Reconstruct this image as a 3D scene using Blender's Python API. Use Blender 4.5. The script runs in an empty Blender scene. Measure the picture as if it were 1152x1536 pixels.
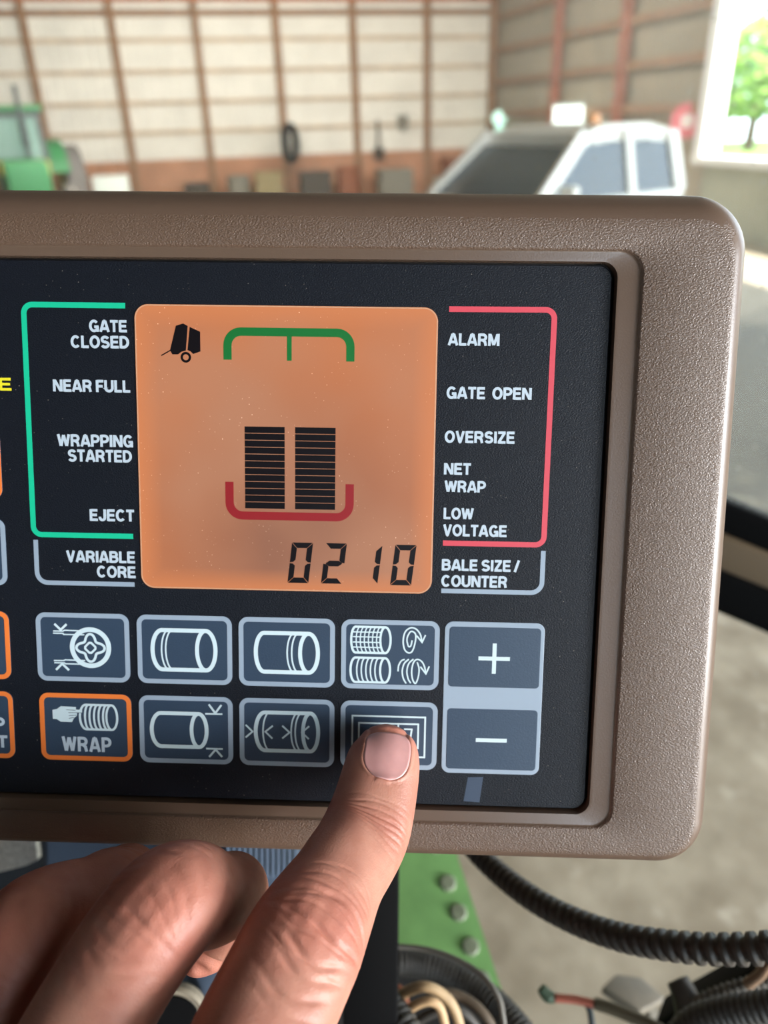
import bpy, bmesh, math, random
import numpy as np
from mathutils import Vector, Matrix
from mathutils.bvhtree import BVHTree

random.seed(4)
S = bpy.context.scene
COL = S.collection
PI = math.pi

# ------------------------------------------------------------------ camera
FPX = 1150.0                                   # focal length in pixels of a 1152 x 1536 frame
DOWN = np.array([69., 2232., 1150.]); DOWN /= np.linalg.norm(DOWN)
_f = np.array([0, 0, 1.]); _y = _f - (_f @ DOWN) * DOWN; _y /= np.linalg.norm(_y)
R = np.array([np.cross(_y, -DOWN), _y, -DOWN])  # lens axes (right, down, forward) -> world
EYE = np.array([0., 0., 2.0])


def at(px, py, d):
    """world point seen at a pixel, d metres in front of the lens"""
    return EYE + R @ (np.array([(px - 576) / FPX, (py - 768) / FPX, 1.0]) * d)


def cw(x, y, z):
    """lens coordinates in millimetres -> world metres"""
    return EYE + R @ (np.array([x, y, z], float) * 0.001)


def on_plane(px, py, P, n):
    v = R @ np.array([(px - 576) / FPX, (py - 768) / FPX, 1.0])
    return EYE + v * (((np.array(P) - EYE) @ n) / (v @ n))


cam = bpy.data.cameras.new('camera')
cam.sensor_fit = 'VERTICAL'
cam.sensor_height = 36.0
cam.sensor_width = 27.0
cam.lens = FPX / 1536 * 36.0
cam.clip_start = 0.01
cam.clip_end = 300
cam.dof.use_dof = True
cam.dof.focus_distance = 0.169
cam.dof.aperture_fstop = 12.5
cam_o = bpy.data.objects.new('camera', cam)
COL.objects.link(cam_o)
M4 = Matrix.Identity(4)
for i in range(3):
    M4[i][0], M4[i][1], M4[i][2], M4[i][3] = R[i][0], -R[i][1], -R[i][2], EYE[i]
cam_o.matrix_world = M4
S.camera = cam_o

# ------------------------------------------------------------------ exposure, sky, lights
S.view_settings.view_transform = 'Standard'
S.view_settings.look = 'None'
S.view_settings.gamma = 1
S.view_settings.use_curve_mapping = False
S.view_settings.exposure = 0.62
S.cycles.use_denoising = True
S.cycles.max_bounces = 8
S.cycles.transparent_max_bounces = 12
S.cycles.sample_clamp_indirect = 6

W = bpy.data.worlds.new('sky'); S.world = W; W.use_nodes = True
W.node_tree.nodes['Background'].inputs[0].default_value = (0.72, 0.87, 1.0, 1)
W.node_tree.nodes['Background'].inputs[1].default_value = 4.2


def lamp(name, kind, loc, target, energy, color, size=None, size_y=None):
    L = bpy.data.lights.new(name, kind)
    L.energy = energy; L.color = color
    if kind == 'AREA':
        L.shape = 'RECTANGLE'; L.size = size; L.size_y = size_y or size
    o = bpy.data.objects.new(name, L); COL.objects.link(o)
    o.location = loc
    d = Vector(target) - Vector(loc)
    o.rotation_euler = d.to_track_quat('-Z', 'Y').to_euler()
    return o


SUN = lamp('sun', 'SUN', (20, -10, 30), (6, 14, 0), 14.0, (1, .95, .85)); SUN.data.angle = .01
# daylight entering by the big open door right and behind the cab
DOOR_L = lamp('door_daylight', 'AREA', (8.3, -4.2, 1.9), (0.0, 0.2, 1.95), 1080, (.99, .99, 1), 3.6, 3.8)
# unseen fill lamp added at roof height to brighten the far wall
FILL_L = lamp('far_wall_fill', 'AREA', (-1.5, 14, 5.3), (-1.5, 20, 1.5), 1350, (1, .96, .88), 9, 2)


# ------------------------------------------------------------------ materials
def lin(c):
    return tuple((x / 12.92 if x <= .04045 else ((x + .055) / 1.055) ** 2.4) for x in [v / 255 for v in c])


def mat(name, rgb, rough=.5, metal=0., spec=.5, var=0., var_scale=20., bump=0., bump_scale=100., bump_dist=.001,
        coat=0., detail=3, rgb2=None, emit=0.):
    m = bpy.data.materials.new(name); m.use_nodes = True
    nt = m.node_tree; N = nt.nodes; b = N['Principled BSDF']
    c = lin(rgb) + (1,)
    b.inputs['Base Color'].default_value = c
    b.inputs['Roughness'].default_value = rough
    b.inputs['Metallic'].default_value = metal
    b.inputs['Specular IOR Level'].default_value = spec
    b.inputs['Coat Weight'].default_value = coat
    tc = N.new('ShaderNodeTexCoord')
    if var or rgb2:
        n = N.new('ShaderNodeTexNoise'); n.inputs['Scale'].default_value = var_scale; n.inputs['Detail'].default_value = 5
        nt.links.new(tc.outputs['Object'], n.inputs['Vector'])
        r = N.new('ShaderNodeValToRGB')
        r.color_ramp.elements[0].position = .35; r.color_ramp.elements[1].position = .68
        c2 = lin(rgb2) if rgb2 else tuple(min(1, x * (1 + var)) for x in c[:3])
        c1 = c[:3] if rgb2 else tuple(x * (1 - var) for x in c[:3])
        r.color_ramp.elements[0].color = c1 + (1,); r.color_ramp.elements[1].color = c2 + (1,)
        nt.links.new(n.outputs['Fac'], r.inputs[0]); nt.links.new(r.outputs[0], b.inputs['Base Color'])
    if bump:
        n2 = N.new('ShaderNodeTexNoise'); n2.inputs['Scale'].default_value = bump_scale; n2.inputs['Detail'].default_value = detail
        nt.links.new(tc.outputs['Object'], n2.inputs['Vector'])
        bp = N.new('ShaderNodeBump'); bp.inputs['Strength'].default_value = bump; bp.inputs['Distance'].default_value = bump_dist
        nt.links.new(n2.outputs['Fac'], bp.inputs['Height']); nt.links.new(bp.outputs[0], b.inputs['Normal'])
    if emit:
        b.inputs['Emission Color'].default_value = c; b.inputs['Emission Strength'].default_value = emit
    return m


def ramp(nt, src, p0, p1, c0=(0, 0, 0, 1), c1=(1, 1, 1, 1)):
    r = nt.nodes.new('ShaderNodeValToRGB')
    r.color_ramp.elements[0].position = p0; r.color_ramp.elements[1].position = p1
    r.color_ramp.elements[0].color = c0; r.color_ramp.elements[1].color = c1
    nt.links.new(src, r.inputs[0]); return r.outputs[0]


def mixc(nt, fac, a, b):
    m = nt.nodes.new('ShaderNodeMix'); m.data_type = 'RGBA'
    for sock, v in ((m.inputs[0], fac), (m.inputs[6], a), (m.inputs[7], b)):
        if isinstance(v, (tuple, float, int)): sock.default_value = v
        else: nt.links.new(v, sock)
    return m.outputs[2]


def dusty(m, base, amount=.5, scale=900, thr=.09):
    """tiny dust specks and faint film on a surface"""
    nt = m.node_tree; N = nt.nodes; b = N['Principled BSDF']
    tc = N.new('ShaderNodeTexCoord')
    v = N.new('ShaderNodeTexVoronoi'); v.inputs['Scale'].default_value = scale
    nt.links.new(tc.outputs['Object'], v.inputs['Vector'])
    dots = ramp(nt, v.outputs['Distance'], thr * .6, thr, (1, 1, 1, 1), (0, 0, 0, 1))
    n = N.new('ShaderNodeTexNoise'); n.inputs['Scale'].default_value = 60; n.inputs['Detail'].default_value = 4
    nt.links.new(tc.outputs['Object'], n.inputs['Vector'])
    patch = ramp(nt, n.outputs['Fac'], .42, .7)
    ml = N.new('ShaderNodeMath'); ml.operation = 'MULTIPLY'
    nt.links.new(dots, ml.inputs[0]); nt.links.new(patch, ml.inputs[1])
    m2 = N.new('ShaderNodeMath'); m2.operation = 'MULTIPLY'; m2.inputs[1].default_value = amount
    nt.links.new(ml.outputs[0], m2.inputs[0])
    nt.links.new(mixc(nt, m2.outputs[0], lin(base) + (1,), lin((205, 195, 180)) + (1,)), b.inputs['Base Color'])
    return m


# ------------------------------------------------------------------ object helpers
def link_mesh(name, verts, faces, m=None, parent=None, smooth=False, loc=None):
    me = bpy.data.meshes.new(name)
    if loc is not None:
        verts = [tuple(np.array(v, float) - np.array(loc)) for v in verts]
    me.from_pydata([tuple(map(float, v)) for v in verts], [], faces)
    if smooth:
        me.polygons.foreach_set('use_smooth', [True] * len(me.polygons))
    me.update()
    o = bpy.data.objects.new(name, me); COL.objects.link(o)
    if m: me.materials.append(m)
    if parent: o.parent = parent
    if loc is not None: o.location = loc
    return o


def tag(o, label=None, cat=None, group=None, kind=None):
    if label: o['label'] = label
    if cat: o['category'] = cat
    if group: o['group'] = group
    if kind: o['kind'] = kind
    return o


def empty(name, loc, label, cat, group=None, rz=0):
    o = bpy.data.objects.new(name, None); COL.objects.link(o)
    o.location = tuple(loc); o.rotation_euler = (0, 0, rz); o.empty_display_size = .05
    return tag(o, label, cat, group)


def fix_normals(o):
    bm = bmesh.new(); bm.from_mesh(o.data)
    bmesh.ops.recalc_face_normals(bm, faces=bm.faces); bm.to_mesh(o.data); bm.free()
    return o


def bevel(o, w, seg=3):
    bm = bmesh.new(); bm.from_mesh(o.data)
    bmesh.ops.recalc_face_normals(bm, faces=bm.faces)
    es = [e for e in bm.edges if len(e.link_faces) == 2 and e.calc_face_angle(0) > .5]
    bmesh.ops.bevel(bm, geom=es, offset=w, segments=seg, affect='EDGES', profile=.5)
    for f in bm.faces: f.smooth = True
    bm.to_mesh(o.data); bm.free()
    return o


class MB:
    def __init__(s): s.v = []; s.f = []

    def add(s, v, f):
        n = len(s.v); s.v += [tuple(map(float, p)) for p in v]; s.f += [tuple(i + n for i in q) for q in f]; return s

    def box(s, c, d, rot=None):
        v = []
        for x in (-.5, .5):
            for y in (-.5, .5):
                for z in (-.5, .5):
                    p = Vector((x * d[0], y * d[1], z * d[2]))
                    if rot is not None: p = rot @ p
                    v.append(tuple(p + Vector(c)))
        return s.add(v, [(0, 1, 3, 2), (4, 6, 7, 5), (0, 4, 5, 1), (2, 3, 7, 6), (0, 2, 6, 4), (1, 5, 7, 3)])

    def prism(s, a, b, w, h, up):
        """bar from a to b, w across, h along up"""
        a, b, up = Vector(a), Vector(b), Vector(up)
        t = (b - a).normalized(); x = t.cross(up).normalized(); u = x.cross(t)
        v = []
        for p in (a, b):
            for i, j in ((-1, -1), (1, -1), (1, 1), (-1, 1)):
                v.append(p + x * (i * w / 2) + u * (j * h / 2))
        return s.add(v, [(3, 2, 1, 0), (4, 5, 6, 7), (0, 1, 5, 4), (1, 2, 6, 5), (2, 3, 7, 6), (3, 0, 4, 7)])

    def slab(s, poly, n, th):
        """solid plate: polygon thickened along n"""
        n = Vector(n).normalized() * th
        k = len(poly); v = [Vector(p) for p in poly] + [Vector(p) - n for p in poly]
        f = [tuple(range(k)), tuple(range(2 * k - 1, k - 1, -1))]
        for i in range(k): f.append((i, i + k, (i + 1) % k + k, (i + 1) % k))
        return s.add(v, f)

    def lathe(s, c, axis, prof, n=32):
        axis = Vector(axis).normalized(); ref = Vector((0, 0, 1)) if abs(axis.z) < .9 else Vector((1, 0, 0))
        x = axis.cross(ref).normalized(); y = axis.cross(x)
        v = []; f = []
        for r, h in prof:
            for i in range(n):
                a = 2 * PI * i / n
                v.append(Vector(c) + axis * h + (x * math.cos(a) + y * math.sin(a)) * r)
        m = len(prof)
        for j in range(m - 1):
            for i in range(n):
                f.append((j * n + i, j * n + (i + 1) % n, (j + 1) * n + (i + 1) % n, (j + 1) * n + i))
        f.append(tuple(range(n - 1, -1, -1))); f.append(tuple(range((m - 1) * n, m * n)))
        return s.add(v, f)

    def tube(s, pts, rad, n=14, step=None, closed_ends=True):
        P, Rr = path(pts, rad, step)
        T = np.gradient(P, axis=0); T /= np.linalg.norm(T, axis=1)[:, None]
        u = np.cross(T[0], [0.13, .5, .85]); u /= np.linalg.norm(u)
        v = []; f = []
        for i in range(len(P)):
            u = u - (u @ T[i]) * T[i]; u /= np.linalg.norm(u); w = np.cross(T[i], u)
            for k in range(n):
                a = 2 * PI * k / n
                v.append(P[i] + (u * math.cos(a) + w * math.sin(a)) * Rr[i])
        for i in range(len(P) - 1):
            for k in range(n):
                f.append((i * n + k, i * n + (k + 1) % n, (i + 1) * n + (k + 1) % n, (i + 1) * n + k))
        f.append(tuple(range(n - 1, -1, -1))); f.append(tuple(range((len(P) - 1) * n, len(P) * n)))
        return s.add(v, f)

    def build(s, name, m=None, parent=None, smooth=False, loc=None):
        return fix_normals(link_mesh(name, s.v, s.f, m, parent, smooth, loc))


def catmull(pts, k=16):
    P = np.array(pts, float); P = np.vstack([2 * P[0] - P[1], P, 2 * P[-1] - P[-2]])
    out = []
    for i in range(1, len(P) - 2):
        for t in np.linspace(0, 1, k, endpoint=False):
            out.append(.5 * ((2 * P[i]) + (P[i + 1] - P[i - 1]) * t + (2 * P[i - 1] - 5 * P[i] + 4 * P[i + 1] - P[i + 2]) * t * t
                             + (3 * P[i] - P[i - 1] - 3 * P[i + 1] + P[i + 2]) * t ** 3))
    out.append(P[-2]); return np.array(out)


def path(pts, rad, step=None):
    P = catmull(pts, 24)
    L = np.concatenate([[0], np.cumsum(np.linalg.norm(np.diff(P, axis=0), axis=1))])
    n = int(L[-1] / step) + 2 if step else max(8, 10 * (len(pts) - 1))
    s = np.linspace(0, L[-1], n)
    Q = np.stack([np.interp(s, L, P[:, i]) for i in range(3)], 1)
    if callable(rad): r = np.array([rad(x) for x in s])
    elif np.ndim(rad): r = np.interp(s / L[-1], np.linspace(0, 1, len(rad)), rad)
    else: r = np.full(n, rad)
    return Q, r


def loom(r, pitch, depth):
    """radius along a corrugated conduit"""
    def g(s):
        t = (s / pitch) % 1
        return r if t < .55 else r - depth
    return g


# ================================================================== STRUCTURE: shed, floor, outdoors
ang = math.radians(13)
WD = np.array([math.cos(ang), math.sin(ang), 0]); WN = np.array([-WD[1], WD[0], 0])     # far wall direction, normal (away)
WP = on_plane(424, 174, (0, 23, 0), np.array([0, 1., 0])); WP[2] = 0
CORNER = WP + WD * 5.95
RD = -WN                                                                                 # right wall runs towards the viewer

concrete = mat('concrete', (140, 129, 110), .8, var_scale=5, rgb2=(172, 162, 143), bump=.3, bump_scale=8, bump_dist=.02)


def add_stains(m):
    nt = m.node_tree; N = nt.nodes; b = N['Principled BSDF']
    src = b.inputs['Base Color'].links[0].from_socket
    tc = N.new('ShaderNodeTexCoord')
    n = N.new('ShaderNodeTexNoise'); n.inputs['Scale'].default_value = 7; n.inputs['Detail'].default_value = 6
    nt.links.new(tc.outputs['Object'], n.inputs['Vector'])
    f = ramp(nt, n.outputs['Fac'], .60, .78)
    nt.links.new(mixc(nt, f, src, lin((196, 188, 172)) + (1,)), b.inputs['Base Color'])
    # oil-dark strip of floor in front of the tractor
    sx = N.new('ShaderNodeSeparateXYZ'); nt.links.new(tc.outputs['Object'], sx.inputs[0])
    n2 = N.new('ShaderNodeTexNoise'); n2.inputs['Scale'].default_value = 2.2; n2.inputs['Detail'].default_value = 5
    nt.links.new(tc.outputs['Object'], n2.inputs['Vector'])
    ad = N.new('ShaderNodeMath'); ad.operation = 'MULTIPLY_ADD'; ad.inputs[1].default_value = 2.4
    nt.links.new(n2.outputs['Fac'], ad.inputs[0]); nt.links.new(sx.outputs['Y'], ad.inputs[2])
    a = ramp(nt, ad.outputs[0], 0, 1)
    mr = N.new('ShaderNodeMapRange'); mr.inputs[1].default_value = 4.7; mr.inputs[2].default_value = 5.3
    nt.links.new(ad.outputs[0], mr.inputs[0])
    mr2 = N.new('ShaderNodeMapRange'); mr2.inputs[1].default_value = 9.8; mr2.inputs[2].default_value = 8.6
    nt.links.new(ad.outputs[0], mr2.inputs[0])
    ml = N.new('ShaderNodeMath'); ml.operation = 'MULTIPLY'
    nt.links.new(mr.outputs[0], ml.inputs[0]); nt.links.new(mr2.outputs[0], ml.inputs[1])
    m3 = N.new('ShaderNodeMath'); m3.operation = 'MULTIPLY'; m3.inputs[1].default_value = .8
    nt.links.new(ml.outputs[0], m3.inputs[0])
    cur = b.inputs['Base Color'].links[0].from_socket
    nt.links.new(mixc(nt, m3.outputs[0], cur, lin((74, 74, 70)) + (1,)), b.inputs['Base Color'])


add_stains(concrete)


def quad_slab(name, pts, n, th, m, kind='structure'):
    return tag(MB().slab(pts, n, th).build(name, m), kind=kind)


far = WP - WD * 22
quad_slab('floor', [(-26, -6.2, 0), (9.2, -6.2, 0), tuple(CORNER + RD * 36 * .0 + np.array([4, 2, 0])), tuple(far + WN * 2)], (0, 0, 1), .2, concrete)

# corrugated wall sheet: ribs in the mesh
cream = mat('cream_sheet_metal', (222, 218, 206), .55, var=.06, var_scale=1.5)
tan_band = mat('tan_wainscot_sheet', (176, 128, 98), .6, var=.12, var_scale=2)
brown_wood = mat('brown_timber', (142, 108, 80), .7, var=.15, var_scale=5)
girt_wood = mat('pale_timber', (194, 174, 148), .7, var=.15, var_scale=3)
orange_wood = mat('rust_orange_timber', (180, 112, 76), .7, var=.15, var_scale=3)
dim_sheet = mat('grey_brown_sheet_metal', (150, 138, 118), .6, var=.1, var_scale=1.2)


def sheet(name, A, d, n, length, z0, z1, m, rib=.23, dep=.025):
    """ribbed sheet standing on its bottom edge, ribs as real folds, front face towards -n"""
    prof = []
    x = 0
    while x < length:
        prof += [(x, 0), (min(x + rib * .62, length), 0), (min(x + rib * .72, length), dep), (min(x + rib * .9, length), dep)]
        x += rib
    prof.append((length, 0))
    v = []; f = []
    A = np.array(A, float)
    for X, D in prof:
        for z in (z0, z1):
            for t in (0, .06):
                p = A + d * X + n * (t - D); v.append((p[0], p[1], z))
    for i in range(len(prof) - 1):
        a = i * 4; b = a + 4
        f += [(a, b, b + 2, a + 2), (a + 1, a + 3, b + 3, b + 1), (a + 2, b + 2, b + 3, a + 3), (a, a + 1, b + 1, b)]
    f += [(0, 2, 3, 1), (len(v) - 4, len(v) - 3, len(v) - 1, len(v) - 2)]
    return tag(fix_normals(link_mesh(name, v, f, m)), kind='structure')


sheet('wall_back', WP - WD * 22 + WN * .1, WD, WN, 28.3, 1.13, 5.2, cream)
sheet('wall_back_lower', WP - WD * 22 + WN * .06, WD, WN, 28.3, 0, 1.15, tan_band)
tn = [0]


def trim(a, b, w, h, m, up=(0, 0, 1)):
    tn[0] += 1
    return tag(MB().prism(a, b, w, h, up).build('trim_%d' % tn[0], m), kind='structure')


for k in range(-10, 3):                                                  # wall posts every two metres
    p = WP + WD * (2.0 * k + (.0))
    trim(p + np.array([0, 0, 0.0]), p + np.array([0, 0, 4.75]), .17, .17, brown_wood, up=tuple(WN))
p = CORNER - WD * .1 - WN * .1
trim(p, p + np.array([0, 0, 5.0]), .2, .2, brown_wood, up=tuple(WN))
for z, h, m in ((1.8, .1, girt_wood), (2.48, .1, girt_wood), (3.17, .1, girt_wood), (3.85, .1, girt_wood), (4.42, .14, brown_wood), (4.85, .40, orange_wood)):
    a = WP - WD * 21.8; b = CORNER - WD * .02
    off = WN * (.04 if h < .3 else -.06)
    trim(a + off + np.array([0, 0, z]), b + off + np.array([0, 0, z]), .08, h, m)
# right wall from the corner to the big window, dim sheet with brown girts
wl = 4.6                                                                  # distance from corner to the opening


def rw(px, py):
    return on_plane(px, py, CORNER, WD)


jam = rw(1060, 174); wl = float((jam - CORNER) @ RD)
LOWTOP = float(rw(1080, 238)[2])
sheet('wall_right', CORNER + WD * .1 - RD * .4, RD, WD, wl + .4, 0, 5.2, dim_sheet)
sheet('wall_right_lower', CORNER + WD * .1 + RD * wl, RD, WD, 14.5, 0, LOWTOP, mat('grey_green_sheet_metal', (158, 160, 142), .6, var=.08, var_scale=1.0))
for z in (2.0, 2.75, 3.5, 4.25, 4.9):
    a = CORNER + RD * .15; b = CORNER + RD * wl
    trim(a - WD * .05 + np.array([0, 0, z]), b - WD * .05 + np.array([0, 0, z]), .08, .16, brown_wood)
for t in (.42, .72):
    p = CORNER + RD * wl * t - WD * .12
    trim(p, p + np.array([0, 0, 5.1]), .18, .18, mat('red_brown_timber', (150, 90, 68), .7, var=.15, var_scale=3), up=tuple(WN))
# the big window on the right: white frame round an open bay
white_paint = mat('white_paint', (235, 238, 240), .5)
win = MB()
ja = CORNER + RD * wl; jb = CORNER + RD * (wl + 14.4)
win.prism(ja + RD * .12 + np.array([0, 0, LOWTOP]), ja + RD * .12 + np.array([0, 0, 5.2]), .34, .24, tuple(RD))
win.prism(ja + np.array([0, 0, LOWTOP - .03]), jb + np.array([0, 0, LOWTOP - .03]), .36, .12, (0, 0, 1))
tag(win.build('window_1', white_paint), kind='structure')

# unseen side behind the cab, closed in to control the sky fill: rear wall with a tall doorway, plain left wall, right wall up to its door
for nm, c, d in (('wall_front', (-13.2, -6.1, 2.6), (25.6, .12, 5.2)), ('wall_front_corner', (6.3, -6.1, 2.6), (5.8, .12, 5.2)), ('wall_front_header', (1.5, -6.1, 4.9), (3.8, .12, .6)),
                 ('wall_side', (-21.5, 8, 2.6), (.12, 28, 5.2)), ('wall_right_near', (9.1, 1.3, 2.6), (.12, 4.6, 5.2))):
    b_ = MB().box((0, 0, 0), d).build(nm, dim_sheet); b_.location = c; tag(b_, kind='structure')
# roof over shed, its eaves behind the cab
roof_m = mat('roof_sheet', (150, 140, 125), .7)
rv = []
quad_slab('ceiling', [tuple(far + WN * 1 + np.array([0, 0, 5.3])), tuple(CORNER + WD * .6 + WN * 1 + np.array([0, 0, 5.3])),
                      (9.2, -6.2, 5.3), (-26, -6.2, 5.3)], (0, 0, 1), .12, roof_m)

b_ = MB().box((0, 0, 0), (1.5, 1.6, .05)).build('bounce_blocker', mat('blocker_dark', (46, 44, 42), .9)); b_.location = (-.2, -.48, 1.02); tag(b_, kind='structure')  # unseen dark slab added below the hand to block light bouncing off the floor
# unseen cab roof and solid left and rear blockers, added to cut fill light
lining = mat('dark_cab_lining', (52, 50, 48), .8)
for nm, c, d in (('ceiling_cab', (0, -.28, 2.52), (1.9, 2.1, .06)), ('blocker_left', (-.95, -.45, 1.7), (.05, 1.7, 1.6)), ('blocker_rear', (-.335, -1.3, 1.7), (1.23, .05, 1.6))):
    b_ = MB().box((0, 0, 0), d).build(nm, lining); b_.location = c; tag(b_, kind='structure')

# outdoors beyond the window
grass = mat('sunlit_grass', (120, 150, 70), .9, var=.2, var_scale=.6)
gv = CORNER + WD * .2
tag(MB().slab([tuple(gv + RD * -25), tuple(gv + RD * 30), tuple(gv + RD * 30 + WD * 70), tuple(gv + RD * -25 + WD * 70)], (0, 0, 1), .2).build('ground_outside', grass), kind='structure')
pale = mat('pale_gravel', (205, 200, 190), .9, var=.1, var_scale=2)
tag(MB().slab([tuple(gv + WD * .2 + RD * -5 + np.array([0, 0, .03])), tuple(gv + WD * .2 + RD * 20 + np.array([0, 0, .03])), tuple(gv + RD * 20 + WD * 30 + np.array([0, 0, .03])), tuple(gv + RD * -5 + WD * 30 + np.array([0, 0, .03]))], (0, 0, 1), .02).build('yard_gravel', pale), kind='structure')


# ================================================================== the monitor
U = np.array([0.99947266, 0.01903879, -0.02630463])
V = np.array([-0.0154438, 0.99130391, 0.13068298])
Nn = np.cross(U, V)
MO = cw(0, 0, 180)
MX, MY, MZ = R @ U, -(R @ V), -(R @ Nn)
mon = empty('bale_monitor', MO, 'tan brown plastic monitor box with a black keypad face and orange screen', 'monitor')
mm4 = Matrix.Identity(4)
for i in range(3):
    mm4[i][0], mm4[i][1], mm4[i][2], mm4[i][3] = MX[i], MY[i], MZ[i], MO[i]
mon.matrix_world = mm4

K = .001


def ring(x0, x1, y0, y1, r, z, n=12):
    pts = []
    for cx, cy, a0 in ((x1 - r, y1 - r, 0), (x0 + r, y1 - r, 90), (x0 + r, y0 + r, 180), (x1 - r, y0 + r, 270)):
        for k in range(n + 1):
            a = math.radians(a0 + 90 * k / n); pts.append((cx + r * math.cos(a), cy + r * math.sin(a), z))
    return pts


def loft(name, rings, m, parent, cap0=False, cap1=False, smooth=True):
    n = len(rings[0]); v = [tuple(c * K for c in p) for r in rings for p in r]; f = []
    for j in range(len(rings) - 1):
        for i in range(n):
            f.append((j * n + i, j * n + (i + 1) % n, (j + 1) * n + (i + 1) % n, (j + 1) * n + i))
    o_caps = []
    if cap0: f.append(tuple(range(n - 1, -1, -1)))
    if cap1: f.append(tuple(range((len(rings) - 1) * n, len(rings) * n)))
    o = link_mesh(name, v, f, m, parent, smooth)
    fix_normals(o)
    o.data.set_sharp_from_angle(angle=.62)
    if cap0 or cap1:
        for p in o.data.polygons:
            if len(p.vertices) > 4: p.use_smooth = False
    return o


def plastic(name, rgb, bump_scale, bump, rough):
    """moulded plastic with a fine leather grain"""
    m = mat(name, rgb, rough)
    nt = m.node_tree; N = nt.nodes; b = N['Principled BSDF']
    tc = N.new('ShaderNodeTexCoord')
    mp = N.new('ShaderNodeMapping'); mp.inputs['Rotation'].default_value = (0, 0, .5); mp.inputs['Scale'].default_value = (1, 1.5, 1)
    nt.links.new(tc.outputs['Object'], mp.inputs[0])
    v = N.new('ShaderNodeTexNoise'); v.inputs['Scale'].default_value = bump_scale; v.inputs['Detail'].default_value = 2.5
    v.inputs['Distortion'].default_value = .4
    nt.links.new(mp.outputs[0], v.inputs['Vector'])
    bp = N.new('ShaderNodeBump'); bp.inputs['Strength'].default_value = bump; bp.inputs['Distance'].default_value = .0004
    nt.links.new(v.outputs['Fac'], bp.inputs['Height']); nt.links.new(bp.outputs[0], b.inputs['Normal'])
    return m


case_m = plastic('grained_tan_plastic', (98, 77, 62), 2100, .6, .38)
case_m.node_tree.nodes['Principled BSDF'].inputs['Specular IOR Level'].default_value = .9
dusty(case_m, (98, 77, 62), .5, 700, .07)
band_m = mat('smooth_tan_plastic', (98, 80, 67), .27, spec=.8, bump=.12, bump_scale=2500, bump_dist=.0002)
face_m = plastic('black_membrane', (17, 21, 29), 2600, .4, .45)
face_m.node_tree.nodes['Principled BSDF'].inputs['Specular IOR Level'].default_value = .30
dusty(face_m, (17, 21, 29), .55, 620, .075)

X0, X1, Y0, Y1 = -170, 81, -87.6, 73.0


def cr(il, ir, ib, it, z, r): return ring(X0 + il, X1 - ir, Y0 + ib, Y1 - it, r, z)


casing = loft('casing', [
    cr(12, 12, 12, 12, -46, 8), cr(8, 8, 8, 8, -45, 10), cr(5, 5, 5, 5, -42, 11), cr(2.5, 2.5, 2.5, 2.5, -24, 12),
    cr(.4, .4, .4, .4, -9, 12.5), cr(0, 0, 0, 0, -6.2, 12.5), cr(.15, .15, .15, .2, -4.6, 12.3), cr(.6, .6, .6, .9, -2.9, 12), cr(1.3, 1.3, 1.3, 2.0, -1.3, 11.3),
    cr(2.2, 2.2, 2.2, 3.4, .2, 10.4), cr(3.3, 3.3, 3.2, 5.0, 1.3, 9.4), cr(4.5, 4.5, 4.3, 6.8, 1.85, 8.3), cr(5.6, 5.6, 5.3, 8.2, 2.0, 7.5),
    ring(-143.5, 56.9, -76.9, 60.0, 5.2, 2.0), ring(-143.2, 56.6, -76.6, 59.7, 5.0, 1.9), ring(-142.9, 56.3, -76.3, 59.4, 4.8, 1.55)],
    case_m, mon, cap0=True)
casing.data.materials.append(mat('satin_tan_plastic', (98, 78, 64), .40, spec=.8, bump=.15, bump_scale=2500, bump_dist=.0002))
for pg in casing.data.polygons:
    zc = pg.center.z; inner = X0 + 8 < pg.center.x / K < X1 - 5.2 and Y0 + 5 < pg.center.y / K < Y1 - 7.6
    if zc < .0019 and not (inner and zc > .001): pg.material_index = 1
rim = loft('face_rim', [ring(-142.9, 56.3, -76.3, 59.4, 4.8, 1.55), ring(-142.7, 56.1, -76.1, 59.2, 4.7, 1.38), ring(-142.4, 55.8, -75.8, 58.9, 4.5, 1.32), ring(-138.8, 51.9, -73.9, 57.6, 3.7, 1.25), ring(-138.1, 51.2, -73.4, 57.1, 3.5, 1.15),
                        ring(-137.8, 50.95, -73.1, 56.95, 3.4, .4), ring(-137.8, 50.95, -73.1, 56.95, 3.4, -1.6)], band_m, mon)
face = loft('keypad_face', [ring(-137.2, 50.3, -72.6, 56.5, 3.0, -1.6), ring(-137.2, 50.3, -72.6, 56.5, 3.0, -.25), ring(-137.0, 50.1, -72.4, 56.3, 2.9, 0)], face_m, mon, cap0=True, cap1=True)
gasket_m = mat('dark_gasket', (24, 20, 18), .6)
gk = loft('gap_gasket', [ring(-138.2, 51.3, -73.4, 57.1, 3.4, -1.5), ring(-137.1, 50.2, -72.5, 56.4, 3.0, -1.5)], gasket_m, mon)
# rear mounting bracket
br = MB()
br.box((-.020, -.050, -.052), (.07, .06, .012)).box((-.0035, -.082, -.062), (.028, .034, .012))
bevel(br.build('mounting_bracket', mat('black_steel', (22, 22, 24), .5), mon), .0015)


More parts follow.
